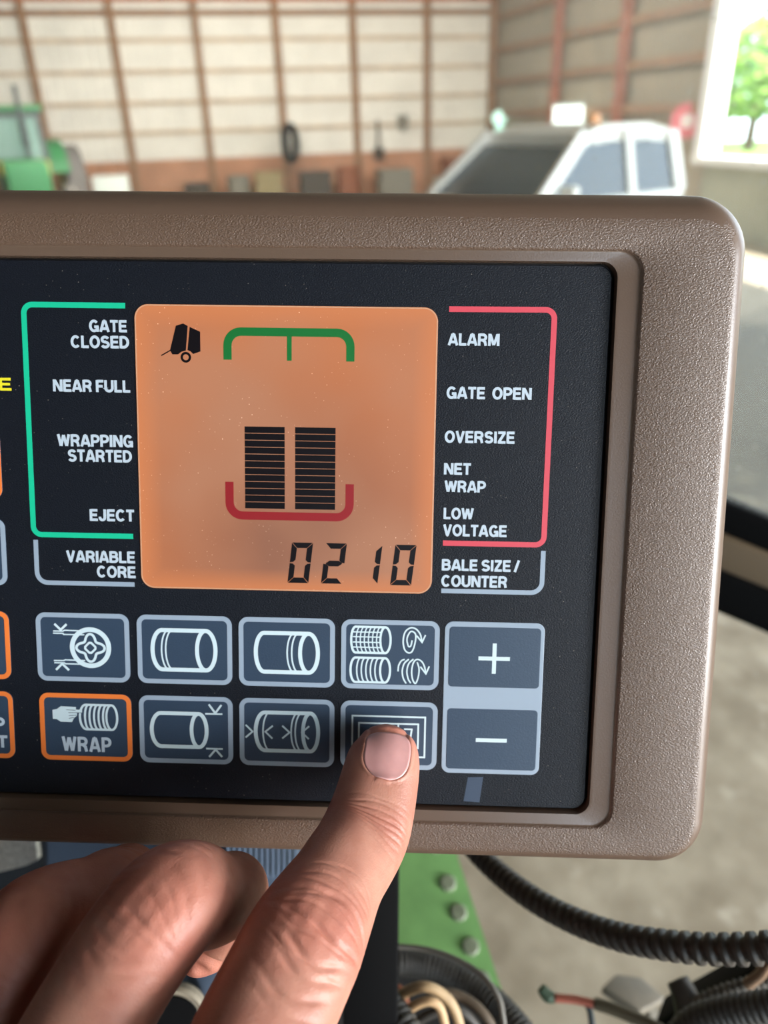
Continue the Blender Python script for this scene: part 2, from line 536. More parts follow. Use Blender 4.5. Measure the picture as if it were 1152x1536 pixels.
# ---- flat printing: strokes and fills, a few hundredths of a millimetre thick
def offset_line(p, w, closed):
    p = [Vector((a, b)) for a, b in p]; n = len(p); L = []; Rr = []
    for i in range(n):
        if closed: a, b = p[i - 1], p[(i + 1) % n]
        else: a, b = (p[i - 1] if i else None), (p[i + 1] if i < n - 1 else None)
        d1 = (p[i] - a).normalized() if a is not None else None
        d2 = (b - p[i]).normalized() if b is not None else None
        if d1 is None: d1 = d2
        if d2 is None: d2 = d1
        n1 = Vector((-d1.y, d1.x)); n2 = Vector((-d2.y, d2.x)); m = n1 + n2
        if m.length < 1e-6: m = n1.copy()
        m.normalize(); c = max(.45, m.dot(n1))
        L.append(p[i] + m * (w / 2 / c)); Rr.append(p[i] - m * (w / 2 / c))
    return L, Rr


class Ink:
    def __init__(s, z=.03, th=.03): s.mb = MB(); s.z = z; s.th = th

    def stroke(s, pts, w, closed=False):
        L, Rr = offset_line(pts, w, closed); n = len(L)
        v = []; f = []
        for z in (s.z, s.z - s.th):
            v += [(q.x * K, q.y * K, z * K) for q in L] + [(q.x * K, q.y * K, z * K) for q in Rr]
        for i in range(n if closed else n - 1):
            j = (i + 1) % n
            f += [(i, i + n, j + n, j), (2 * n + i, 2 * n + j, 3 * n + j, 3 * n + i), (i, j, 2 * n + j, 2 * n + i), (n + i, 3 * n + i, 3 * n + j, n + j)]
        s.mb.add(v, f); s.z += .0004; return s

    def fill(s, pts):
        n = len(pts); v = [(x * K, y * K, s.z * K) for x, y in pts] + [(x * K, y * K, (s.z - s.th) * K) for x, y in pts]
        s.mb.add(v, [tuple(range(n)), tuple(range(2 * n - 1, n - 1, -1))] + [(i, i + n, (i + 1) % n + n, (i + 1) % n) for i in range(n)]); s.z += .0004; return s

    def rect(s, x0, y0, x1, y1): return s.fill([(x0, y0), (x1, y0), (x1, y1), (x0, y1)])

    def build(s, name, m, parent, label=None):
        o = s.mb.build(name, m, parent)
        if label: o['label'] = label
        return o


def arc(cx, cy, rx, ry, a0, a1, n=24):
    return [(cx + rx * math.cos(math.radians(a0 + (a1 - a0) * i / n)), cy + ry * math.sin(math.radians(a0 + (a1 - a0) * i / n))) for i in range(n + 1)]


def rrect(x0, y0, x1, y1, r): return [(p[0], p[1]) for p in ring(x0, x1, y0, y1, r, 0, 8)]


silver = mat('silver_print', (146, 161, 177), .5)
white_ink = mat('white_print', (184, 198, 210), .5)
teal_ink = mat('teal_print', (16, 186, 142), .5)
red_ink = mat('coral_red_print', (205, 70, 84), .5)
symbol_ink = mat('bright_symbol_print', (200, 218, 224), .5)
yellow_ink = mat('yellow_print', (226, 214, 40), .5)
orange_ink = mat('orange_print', (232, 122, 52), .5)

# frame brackets beside the screen
Ink().stroke([(-60, 46.5)] + arc(-81.6, 44.5, 2.0, 2.0, 90, 180, 8) + arc(-81.6, -5.0, 2.0, 2.0, 180, 270, 8) + [(-59.6, -7.0)], 1.25).build('frame_line', teal_ink, mon, 'teal bracket line')
Ink().stroke([(14.05, 46.6)] + arc(35.8, 44.7, 2.0, 2.0, 90, 0, 8) + arc(35.6, -5.1, 2.0, 2.0, 0, -90, 8) + [(14.0, -7.1)], 1.25).build('frame_line', red_ink, mon, 'coral red bracket line')
Ink().stroke([(-83.2, -8.3)] + arc(-80.6, -16.1, 2.6, 2.6, 180, 270, 8) + [(-59.6, -18.7)], 1.1).build('frame_line', silver, mon, 'silver bracket line')
Ink().stroke([(37.6, -8.5)] + arc(35.0, -16.0, 2.6, 2.6, 0, -90, 8) + [(13.9, -18.6)], 1.1).build('frame_line', silver, mon, 'silver bracket line')

# block lettering drawn with strokes: each glyph in a box one cap-height tall
q = .09
h_, t_ = 1 - q, q


def bowl(x0, x1, y0, y1):                                   # right-hand bowl of B, P, R, D
    r = (y1 - y0) / 2
    rx = min(r, (x1 - x0) * .62)
    return [(x0, y1), (x1 - rx, y1)] + arc(x1 - rx, (y0 + y1) / 2, rx, r, 80, -80, 10) + [(x1 - rx, y0), (x0, y0)]


def oval(w, a0=0, a1=360, n=28): return arc(w / 2, .5, w / 2 - q, .5 - q + .01, a0, a1, n)


GL = {
    'A': (.74, [[(.06, 0), (.32, .95)], [(.42, .95), (.68, 0)], [(.3, .92), (.44, .92)], [(.17, .28), (.57, .28)]]),
    'B': (.70, [[(q, 0), (q, 1)], bowl(q, .57, .53, h_), bowl(q, .61, t_, .53)]),
    'C': (.72, [oval(.74, 42, 318, 22)]),
    'D': (.71, [[(q, 0), (q, 1)], bowl(q, .62, t_, h_)]),
    'E': (.62, [[(q, 0), (q, 1)], [(q, h_), (.6, h_)], [(q, .51), (.56, .51)], [(q, t_), (.62, t_)]]),
    'F': (.58, [[(q, 0), (q, 1)], [(q, h_), (.58, h_)], [(q, .49), (.52, .49)]]),
    'G': (.75, [oval(.76, 40, 322, 22), [(.66, .0), (.66, .46)], [(.40, .43), (.74, .43)]]),
    'I': (.20, [[(.10, 0), (.10, 1)]]),
    'J': (.56, [[(.46, 1), (.46, .30)] + arc(.275, .28, .185, .2, 0, -180, 10) + [(.09, .36)]]),
    'L': (.57, [[(q, 0), (q, 1)], [(q, t_), (.57, t_)]]),
    'M': (.84, [[(q, 0), (q, 1)], [(.75, 0), (.75, 1)], [(.14, .96), (.42, .06)], [(.70, .96), (.42, .06)]]),
    'N': (.72, [[(q, 0), (q, 1)], [(.63, 0), (.63, 1)], [(.14, .95), (.58, .05)]]),
    'O': (.77, [oval(.77)]),
    'P': (.66, [[(q, 0), (q, 1)], bowl(q, .58, .42, h_)]),
    'R': (.71, [[(q, 0), (q, 1)], bowl(q, .59, .47, h_), [(.36, .45), (.53, .32), (.60, 0)]]),
    'S': (.67, [arc(.335, .705, .235, .205, 20, 250, 14) + [(.36, .51)] + arc(.335, .285, .245, .205, 78, -160, 14)]),
    'T': (.61, [[(.305, 0), (.305, 1)], [(.0, h_), (.61, h_)]]),
    'U': (.70, [[(q, 1), (q, .34)] + arc(.35, .34, .26, .25, 180, 360, 14) + [(.61, 1)]]),
    'V': (.69, [[(.08, 1), (.33, .04)], [(.36, .04), (.61, 1)], [(.28, .06), (.41, .06)]]),
    'W': (.98, [[(.07, 1), (.26, .03)], [(.28, .03), (.48, .94)], [(.50, .94), (.70, .03)], [(.72, .03), (.91, 1)]]),
    'Z': (.62, [[(.03, h_), (.6, h_)], [(.52, .88), (.10, .12)], [(.02, t_), (.62, t_)]]),
    '/': (.34, [[(.02, -.02), (.32, 1.02)]]),
    ' ': (.17, []),
}


def lettering(txt, x0, y0, x1, y1, m, parent=mon, z=.03, gap=.075, wt=.215, what=None):
    tot = sum(GL[c][0] for c in txt) + gap * (len(txt) - 1)
    H = y1 - y0; sx = (x1 - x0) / tot
    ink = Ink(z); x = 0
    for c in txt:
        w, ss = GL[c]
        for st in ss:
            closed = len(st) > 3 and math.dist(st[0], st[-1]) < 1e-4
            pp = st[:-1] if closed else st
            ink.stroke([(x0 + (x + a) * sx, y0 + b * H) for a, b in pp], wt * H * (.5 + .5 * min(1.15, sx / H)), closed)
        x += w + gap
    return ink.build('printed_legend', m, parent, what or 'white lettering reading ' + ' '.join(txt.split()))


for t in [('GATE', -68.5, 40.55, -59.75, 43.2), ('CLOSED', -72.9, 36.9, -59.35, 39.65), ('NEAR FULL', -77.46, 26.85, -59.36, 29.6),
          ('WRAPPING', -76.94, 14.15, -59.08, 16.95), ('STARTED', -74.57, 10.6, -59.43, 13.4), ('EJECT', -69.89, -3.42, -59.25, -.65),
          ('VARIABLE', -75.9, -13.5, -59.32, -10.72), ('CORE', -68.62, -17.1, -59.27, -14.33), ('ALARM', 14.02, 38.57, 25.6, 41.25),
          ('GATE  OPEN', 13.97, 26.57, 33.37, 29.25), ('OVERSIZE', 13.8, 16.5, 29.89, 19.2), ('NET', 13.83, 9.1, 20.05, 11.75),
          ('WRAP', 14.09, 5.0, 23.58, 7.68), ('LOW', 14.01, -1.38, 20.94, 1.28), ('VOLTAGE', 14.0, -5.38, 28.86, -2.65),
          ('BALE SIZE /', 13.9, -13.65, 32.03, -10.95), ('COUNTER', 13.88, -17.55, 29.41, -14.8)]:
    lettering(*t, white_ink)
lettering('E', -90.2, 26.9, -87.3, 29.75, yellow_ink, wt=.2, what='yellow letter E')

# ---- the lit screen
scr_m = bpy.data.materials.new('backlit_orange_lcd'); scr_m.use_nodes = True


def screen_material(m):
    nt = m.node_tree; N = nt.nodes; b = N['Principled BSDF']
    tc = N.new('ShaderNodeTexCoord')
    mp = N.new('ShaderNodeMapping'); mp.inputs['Location'].default_value = (.020, .008, 0)
    nt.links.new(tc.outputs['Object'], mp.inputs[0])
    g = N.new('ShaderNodeVectorMath'); g.operation = 'LENGTH'; nt.links.new(mp.outputs[0], g.inputs[0])
    mr = N.new('ShaderNodeMapRange'); mr.inputs[1].default_value = .008; mr.inputs[2].default_value = .046
    nt.links.new(g.outputs['Value'], mr.inputs[0])
    # the backlight leaks brighter along the lens edge
    sp_ = N.new('ShaderNodeSeparateXYZ'); m_ = N.new('ShaderNodeMapping'); m_.inputs['Location'].default_value = (.02315 / .0348, -.01375 / .0332, 0); m_.inputs['Scale'].default_value = (1 / .0348, 1 / .0332, 1)
    nt.links.new(tc.outputs['Object'], m_.inputs[0]); ab = N.new('ShaderNodeVectorMath'); ab.operation = 'ABSOLUTE'
    nt.links.new(m_.outputs[0], ab.inputs[0]); nt.links.new(ab.outputs[0], sp_.inputs[0])
    mxx = N.new('ShaderNodeMath'); mxx.operation = 'MAXIMUM'; nt.links.new(sp_.outputs['X'], mxx.inputs[0]); nt.links.new(sp_.outputs['Y'], mxx.inputs[1])
    leak = N.new('ShaderNodeMapRange'); leak.inputs[1].default_value = .84; leak.inputs[2].default_value = 1.0; nt.links.new(mxx.outputs[0], leak.inputs[0])
    n = N.new('ShaderNodeTexNoise'); n.inputs['Scale'].default_value = 26; n.inputs['Detail'].default_value = 2
    nt.links.new(tc.outputs['Object'], n.inputs['Vector'])
    c = mixc(nt, mr.outputs[0], lin((142, 92, 70)) + (1,), lin((206, 120, 68)) + (1,))
    c2 = mixc(nt, ramp(nt, n.outputs['Fac'], .4, .75), c, lin((190, 134, 102)) + (1,))
    c2 = mixc(nt, leak.outputs[0], c2, lin((224, 132, 74)) + (1,))
    nt.links.new(c2, b.inputs['Emission Color']); b.inputs['Emission Strength'].default_value = .50
    v = N.new('ShaderNodeTexVoronoi'); v.inputs['Scale'].default_value = 850
    nt.links.new(tc.outputs['Object'], v.inputs['Vector'])
    dots = ramp(nt, v.outputs['Distance'], .05, .11, (1, 1, 1, 1), (0, 0, 0, 1))
    n3 = N.new('ShaderNodeTexNoise'); n3.inputs['Scale'].default_value = 80; nt.links.new(tc.outputs['Object'], n3.inputs['Vector'])
    ml = N.new('ShaderNodeMath'); ml.operation = 'MULTIPLY'
    nt.links.new(dots, ml.inputs[0]); nt.links.new(ramp(nt, n3.outputs['Fac'], .45, .7), ml.inputs[1])
    nt.links.new(mixc(nt, ml.outputs[0], lin((92, 66, 54)) + (1,), lin((235, 215, 190)) + (1,)), b.inputs['Base Color'])
    b.inputs['Roughness'].default_value = .33


screen_material(scr_m)
SX0, SX1, SY0, SY1 = -57.9, 11.6, -19.4, 46.9
screen = loft('display', [ring(SX0, SX1, SY0, SY1, 3.2, .01), ring(SX0, SX1, SY0, SY1, 3.2, .10), ring(SX0 + .15, SX1 - .15, SY0 + .15, SY1 - .15, 3.1, .16)], scr_m, mon, cap1=True)
screen['label'] = 'square orange backlit screen with black and coloured symbols'
lens_edge = mat('frosted_lens_edge', (196, 150, 118), .6)
Ink(.19, .03).stroke(rrect(SX0 + .2, SY0 + .2, SX1 - .2, SY1 - .2, 3.0), .24, True).build('lens_edge', lens_edge, screen)
lcd_black = mat('lcd_black', (15, 11, 15), .4, spec=.3)
lcd_green = mat('lcd_green', (14, 104, 44), .45)
lcd_red = mat('lcd_red', (138, 26, 32), .45)
Z = .20
i_ = Ink(Z)
i_.fill([(-48.35, 42.13), (-46.66, 42.67), (-45.6, 42.11), (-46.13, 36.58), (-47.13, 36.31), (-47.95, 35.69), (-49.29, 35.68), (-49.81, 36.59)])
i_.fill([(-45.15, 41.91), (-42.76, 40.85), (-42.75, 36.42), (-44.45, 35.82), (-45.11, 36.44), (-45.75, 36.69)])
i_.stroke([(-51.85, 35.38), (-49.6, 36.65)], .26).stroke(arc(-46.16, 35.06, .95, .95, 0, 345, 23), .55, True)
i_.build('baler_symbol', lcd_black, screen)
i_ = Ink(Z)
i_.stroke([(-36.5, 34.65)] + arc(-33.4, 37.9, 3.1, 3.1, 180, 90, 8) + arc(-11.35, 37.9, 3.1, 3.1, 90, 0, 8) + [(-8.25, 34.6)], 1.9)
i_.stroke([(-22.26, 40.9), (-22.26, 34.6)], 1.1); i_.build('upper_bracket', lcd_green, screen, 'dark green bracket on the screen')
Ink(Z).stroke([(-36.4, 6.49)] + arc(-33.3, 1.65, 3.1, 3.1, 180, 270, 8) + arc(-11.2, 1.65, 3.1, 3.1, 270, 360, 8) + [(-8.1, 6.41)], 1.95).build('lower_bracket', lcd_red, screen, 'dark red bracket on the screen')
for x0, x1 in ((-32.71, -23.35), (-20.91, -11.5)):
    i_ = Ink(Z); pit = (19.6 - .3) / 12
    for k in range(12): i_.rect(x0, .3 + k * pit, x1, .3 + (k + 1) * pit - .14)
    i_.build('bar_column', lcd_black, screen)


def seg_digit(ch, x, y, w=5.0, h=9.75):
    on = {'0': 'abcdef', '1': 'bc', '2': 'abged'}[ch]; t = 1.3; g = .10; sl = .115
    ink = Ink(Z)
    sh = lambda P: [(x + a + (b) * sl, y + b) for a, b in P]
    m = h / 2
    segs = {'a': [(g, h), (w - g, h), (w - t - g * .3, h - t), (t + g * .3, h - t)],
            'd': [(g, 0), (t + g * .3, t), (w - t - g * .3, t), (w - g, 0)],
            'b': [(w, h - g), (w, m + g), (w - t * .6, m + g + .1), (w - t, m + t * .55), (w - t, h - t - g)],
            'c': [(w, g), (w - t, t + g), (w - t, m - t * .55), (w - t * .6, m - g - .1), (w, m - g)],
            'f': [(0, h - g), (t, h - t - g), (t, m + t * .55), (t * .6, m + g + .1), (0, m + g)],
            'e': [(0, g), (0, m - g), (t * .6, m - g - .1), (t, m - t * .55), (t, t + g)],
            'g': [(.5, m), (t + .1, m + t * .52), (w - t - .1, m + t * .52), (w - .5, m), (w - t - .1, m - t * .52), (t + .1, m - t * .52)]}
    for s in on: ink.fill(sh(segs[s]))
    return ink.build('digit', lcd_black, screen, 'black seven-segment digit ' + ch)


seg_digit('0', -22.75, -17.4); seg_digit('2', -14.75, -17.4); seg_digit('1', -6.3, -17.25, 5.0, 9.3); seg_digit('0', 1.7, -17.45)

# ---- membrane keys
key_m = plastic('slate_key_film', (49, 65, 84), 2600, .12, .4)


def cyl(ink, l, al, r_c, rr, top, bot, w, ell=True):
    """outline of a lying bale: left extreme l, left arc centre al, right ellipse centre r_c and radius rr"""
    cy = (top + bot) / 2; ry = (top - bot) / 2
    ink.stroke(arc(r_c, cy, rr + .0, ry, -90, 90, 20) + arc(al, cy, al - l, ry, 90, 270, 20), w, True)
    ink.stroke(arc(r_c, cy, rr * .92, ry, 90, 270, 20), w * .95)
    return cy, ry


def vee(ink, a, b, c, w): ink.stroke([a, b, c], w)


def key(x0, y0, x1, y1, edge_m, label):
    k = loft('keypad_button', [ring(x0, x1, y0, y1, 2.3, 0), ring(x0, x1, y0, y1, 2.3, .08), ring(x0 + .1, x1 - .1, y0 + .1, y1 - .1, 2.2, .12)], key_m, mon, cap1=True)
    k['label'] = label
    Ink(.16).stroke(rrect(x0 + .6, y0 + .6, x1 - .6, y1 - .6, 1.75), 1.15, True).build('key_border', edge_m, k)
    return k


ZK = .16
RW = ((-43.2, -26.0), (-63.55, -46.25))
CU = [(-84.05, -61.2), (-59.35, -36.2), (-34.6, -11.3), (-9.8, 13.8)]


def K_(c, r, m, label): return key(CU[c][0], RW[r][0], CU[c][1], RW[r][1], m, label)


# row one
k = K_(0, 0, silver, 'grey key with a ringed lobed wheel symbol'); i_ = Ink(ZK)
i_.stroke(arc(-70.8, -34.6, 4.5, 4.55, 0, 352, 40), 1.15, True)
i_.stroke([(-70.8 + (2.75 + .72 * math.cos(4 * a)) * math.cos(a), -34.65 + (2.75 + .72 * math.cos(4 * a)) * math.sin(a)) for a in [2 * PI * t / 60 for t in range(60)]], .6, True)
i_.stroke([(-70.85 + a, -34.63 + b) for a, b in [(-.25, 1.25), (.25, 1.25), (1.25, .25), (1.25, -.25), (.25, -1.25), (-.25, -1.25), (-1.25, -.25), (-1.25, .25)]], .52, True)
vee(i_, (-79.45, -28.82), (-77.96, -30.3), (-76.47, -28.85), .55); vee(i_, (-79.5, -40.38), (-77.93, -38.8), (-76.28, -40.41), .55)
for P in ([(-79.84, -30.62), (-77.39, -30.61), (-77.06, -30.38), (-73.55, -30.43)], [(-79.87, -31.17), (-77.41, -31.15), (-77.28, -31.43), (-72.2, -31.4)],
          [(-79.94, -38.04), (-77.47, -38.0), (-77.14, -37.8), (-72.2, -37.88)], [(-79.85, -38.59), (-77.39, -38.57), (-77.14, -38.78), (-72.6, -38.81)]):
    i_.stroke(P, .32)
i_.build('key_symbol', symbol_ink, k)

k = K_(1, 0, silver, 'grey key with a bale symbol banded at its left'); i_ = Ink(ZK)
cy, ry = cyl(i_, -55.6, -53.2, -42.6, 2.35, -29.75, -39.6, 1.0)
for x in (-53.2, -52.2): i_.stroke(arc(x + 1.6, cy, 1.8, ry, 100, 260, 16), .38)
i_.build('key_symbol', symbol_ink, k)

k = K_(2, 0, silver, 'grey key with a bale symbol banded at its right'); i_ = Ink(ZK)
cy, ry = cyl(i_, -30.45, -28.4, -17.65, 2.25, -29.85, -39.55, 1.0)
for x in (-22.75, -21.65): i_.stroke(arc(x + 1.6, cy, 1.7, ry, 100, 260, 16), .38)
i_.build('key_symbol', symbol_ink, k)

k = K_(3, 0, silver, 'grey key with net and twine bale symbols and two arrows'); i_ = Ink(ZK)
cy, ry = cyl(i_, -7.4, -6.35, .78, 1.28, -27.8, -34.2, .55)
for j in range(6): i_.stroke(arc(-6.0 + j * .98 + .75, cy, .95, ry, 100, 260, 12), .3)
for yy in (1.9, .72, -.6, -1.85): i_.stroke([(-7.0, cy + yy), (-.3, cy + yy)], .3)
cy, ry = cyl(i_, -7.5, -6.3, .8, 1.25, -35.45, -41.55, .55)
for j in range(5): i_.stroke(arc(-5.75 + j * 1.1 + .75, cy, 1.0, ry, 100, 260, 12), .36)
sp = [(7.23, -30.87), (6.92, -32.25), (6.34, -32.3), (6.0, -30.44), (6.85, -28.71), (7.97, -29.25), (8.01, -31.08), (7.39, -33.39), (6.51, -33.99), (5.49, -33.21), (5.08, -31.15), (5.52, -28.85), (6.83, -27.79), (8.17, -28.1), (9.19, -29.45), (9.55, -31.2)]
cat2 = lambda P: [(a, b) for a, b, _ in catmull([(x, y, 0) for x, y in P], 6)]
i_.stroke(cat2(sp), .36); vee(i_, (8.31, -29.7), (9.61, -31.3), (10.41, -29.47), .36)
for P in ([(3.97, -38.67), (4.12, -37.16), (4.77, -35.99), (5.54, -35.62)], [(6.54, -35.53), (5.45, -36.66), (4.99, -38.52), (5.29, -40.37), (5.99, -41.63)],
          [(7.65, -35.5), (6.56, -36.64), (6.11, -38.5), (6.46, -40.46), (7.11, -41.53)],
          [(8.56, -36.24), (9.04, -37.96), (8.86, -40.05), (8.23, -41.57), (7.53, -40.55), (7.27, -38.47), (7.67, -36.38), (8.55, -35.55), (9.67, -36.1), (10.37, -37.46), (10.65, -39.0)]):
    i_.stroke(cat2(P), .36)
vee(i_, (9.36, -37.37), (10.7, -39.1), (11.48, -37.2), .36)
i_.build('key_symbol', symbol_ink, k)

# row two
k = K_(0, 1, orange_ink, 'orange-bordered key with a pointing hand and bale reading WRAP'); i_ = Ink(ZK)
cy, ry = cyl(i_, -74.05, -72.5, -66.2, 1.4, -49.1, -55.4, .55)
for j in range(5): i_.stroke(arc(-72.3 + j * 1.12 + .5, cy, 1.0, ry, 100, 260, 12), .5)
i_.fill([(-80.82, -50.64), (-79.72, -50.39), (-78.72, -49.63), (-74.95, -49.75), (-74.97, -50.42), (-73.46, -50.44), (-73.49, -51.16), (-74.68, -51.19), (-74.82, -52.04), (-75.48, -52.51), (-76.07, -53.64), (-78.88, -53.61), (-79.83, -52.96), (-80.8, -52.94)])
i_.build('key_symbol', symbol_ink, k)
i_ = Ink(.19)
for a, b in (((-77.35, -50.48), (-75.09, -50.56)), ((-76.84, -51.21), (-73.6, -51.18)), ((-76.76, -51.98), (-74.92, -51.82)), ((-76.79, -52.7), (-75.59, -52.44))): i_.stroke([a, b], .13)
i_.build('symbol_lines', key_m, k)
lettering('WRAP', -78.7, -61.2, -66.5, -57.4, white_ink, k, ZK, .12, .2)

k = K_(1, 1, silver, 'grey key with a bale symbol between two width marks'); i_ = Ink(ZK)
cyl(i_, -56.3, -53.95, -44.65, 1.95, -50.7, -59.25, .95)
i_.stroke([(-43.0, -50.61), (-38.76, -50.61)], .42); vee(i_, (-42.07, -48.19), (-40.5, -50.4), (-38.99, -48.27), .5)
i_.stroke([(-42.9, -59.57), (-38.77, -59.57)], .42); vee(i_, (-42.16, -61.71), (-40.55, -59.75), (-38.95, -61.62), .5)
i_.build('key_symbol', symbol_ink, k)

k = K_(2, 1, silver, 'grey key with a bale symbol between four chevrons'); i_ = Ink(ZK)
cy, ry = cyl(i_, -30.6, -28.3, -17.2, 1.95, -49.85, -59.6, .95)
for x in (-28.7, -21.8, -20.8): i_.stroke(arc(x + 1.6, cy, 1.7, ry, 100, 260, 16), .38)
for P in ([(-33.06, -53.16), (-31.38, -54.85), (-33.09, -56.4)], [(-26.38, -53.23), (-28.23, -54.8), (-26.49, -56.52)], [(-24.06, -53.17), (-22.27, -54.83), (-24.07, -56.4)], [(-17.45, -53.09), (-19.23, -54.75), (-17.53, -56.42)]):
    vee(i_, *P, .42)
i_.build('key_symbol', symbol_ink, k)

k = K_(3, 1, silver, 'grey key with nested rectangles under the fingertip'); i_ = Ink(ZK)
i_.stroke([(-6.9, -60.3), (-6.9, -50.1), (10.8, -50.1), (10.8, -60.3)], .42, True); i_.stroke([(-5.3, -58.0), (-5.3, -51.9), (9.15, -51.9), (9.15, -58.0)], .42, True)
i_.stroke([(4.3, -52), (4.3, -58)], .4); i_.stroke([(5.7, -53.2), (7.6, -53.2), (7.1, -57.2)], .4)
i_.build('key_symbol', symbol_ink, k)

# plus and minus share one silver surround
plate = loft('rocker_plate', [ring(15.0, 38.75, -64.1, -26.0, 2.0, 0), ring(15.0, 38.75, -64.1, -26.0, 2.0, .08), ring(15.1, 38.65, -64.0, -26.1, 1.9, .12)], silver, mon, cap1=True)
plate['label'] = 'silver surround of the plus and minus keys'
for y0, y1, s in ((-42.1, -27.25, '+'), (-62.95, -47.6, '-')):
    k = loft('keypad_button', [ring(16.15, 37.9, y0, y1, .9, .1), ring(16.15, 37.9, y0, y1, .9, .17), ring(16.25, 37.8, y0 + .1, y1 - .1, .85, .19)], key_m, mon, cap1=True)
    k['label'] = 'slate key marked with a ' + ('plus' if s == '+' else 'minus') + ' sign'
    i_ = Ink(.22); cyy = -34.9 if s == '+' else -55.45
    i_.stroke([(23.2, cyy), (30.7, cyy)], .95)
    if s == '+': i_.stroke([(26.97, cyy - 3.75), (26.97, cyy + 3.75)], .95)
    i_.build('key_symbol', symbol_ink, k)
# the next column of keys, cut by the frame edge
k = key(-113.4, -43.1, -90.6, -26.0, orange_ink, 'orange-bordered key cut by the left frame edge, upper'); k = key(-113.4, -63.5, -90.6, -46.2, orange_ink, 'orange-bordered key cut by the left frame edge, lower')
lettering('P', -95.3, -56.1, -92.95, -53.0, white_ink, k, ZK, what='white letter P'); lettering('T', -95.0, -60.75, -92.45, -57.65, white_ink, k, ZK, what='white letter T')
key(-113.4, -19.6, -90.4, -3.3, silver, 'silver-bordered key cut by the left frame edge'); key(-113.4, 1.4, -90.6, 17.6, orange_ink, 'orange-bordered key cut by the left frame edge, beside the screen')
# sliver of tape below the minus key
tape = mat('clear_tape', (62, 74, 92), .3)
Ink(.03).fill([(21.6, -65.2), (25.3, -65.0), (24.6, -71.6), (20.7, -71.4)]).build('tape_scrap', tape, mon)


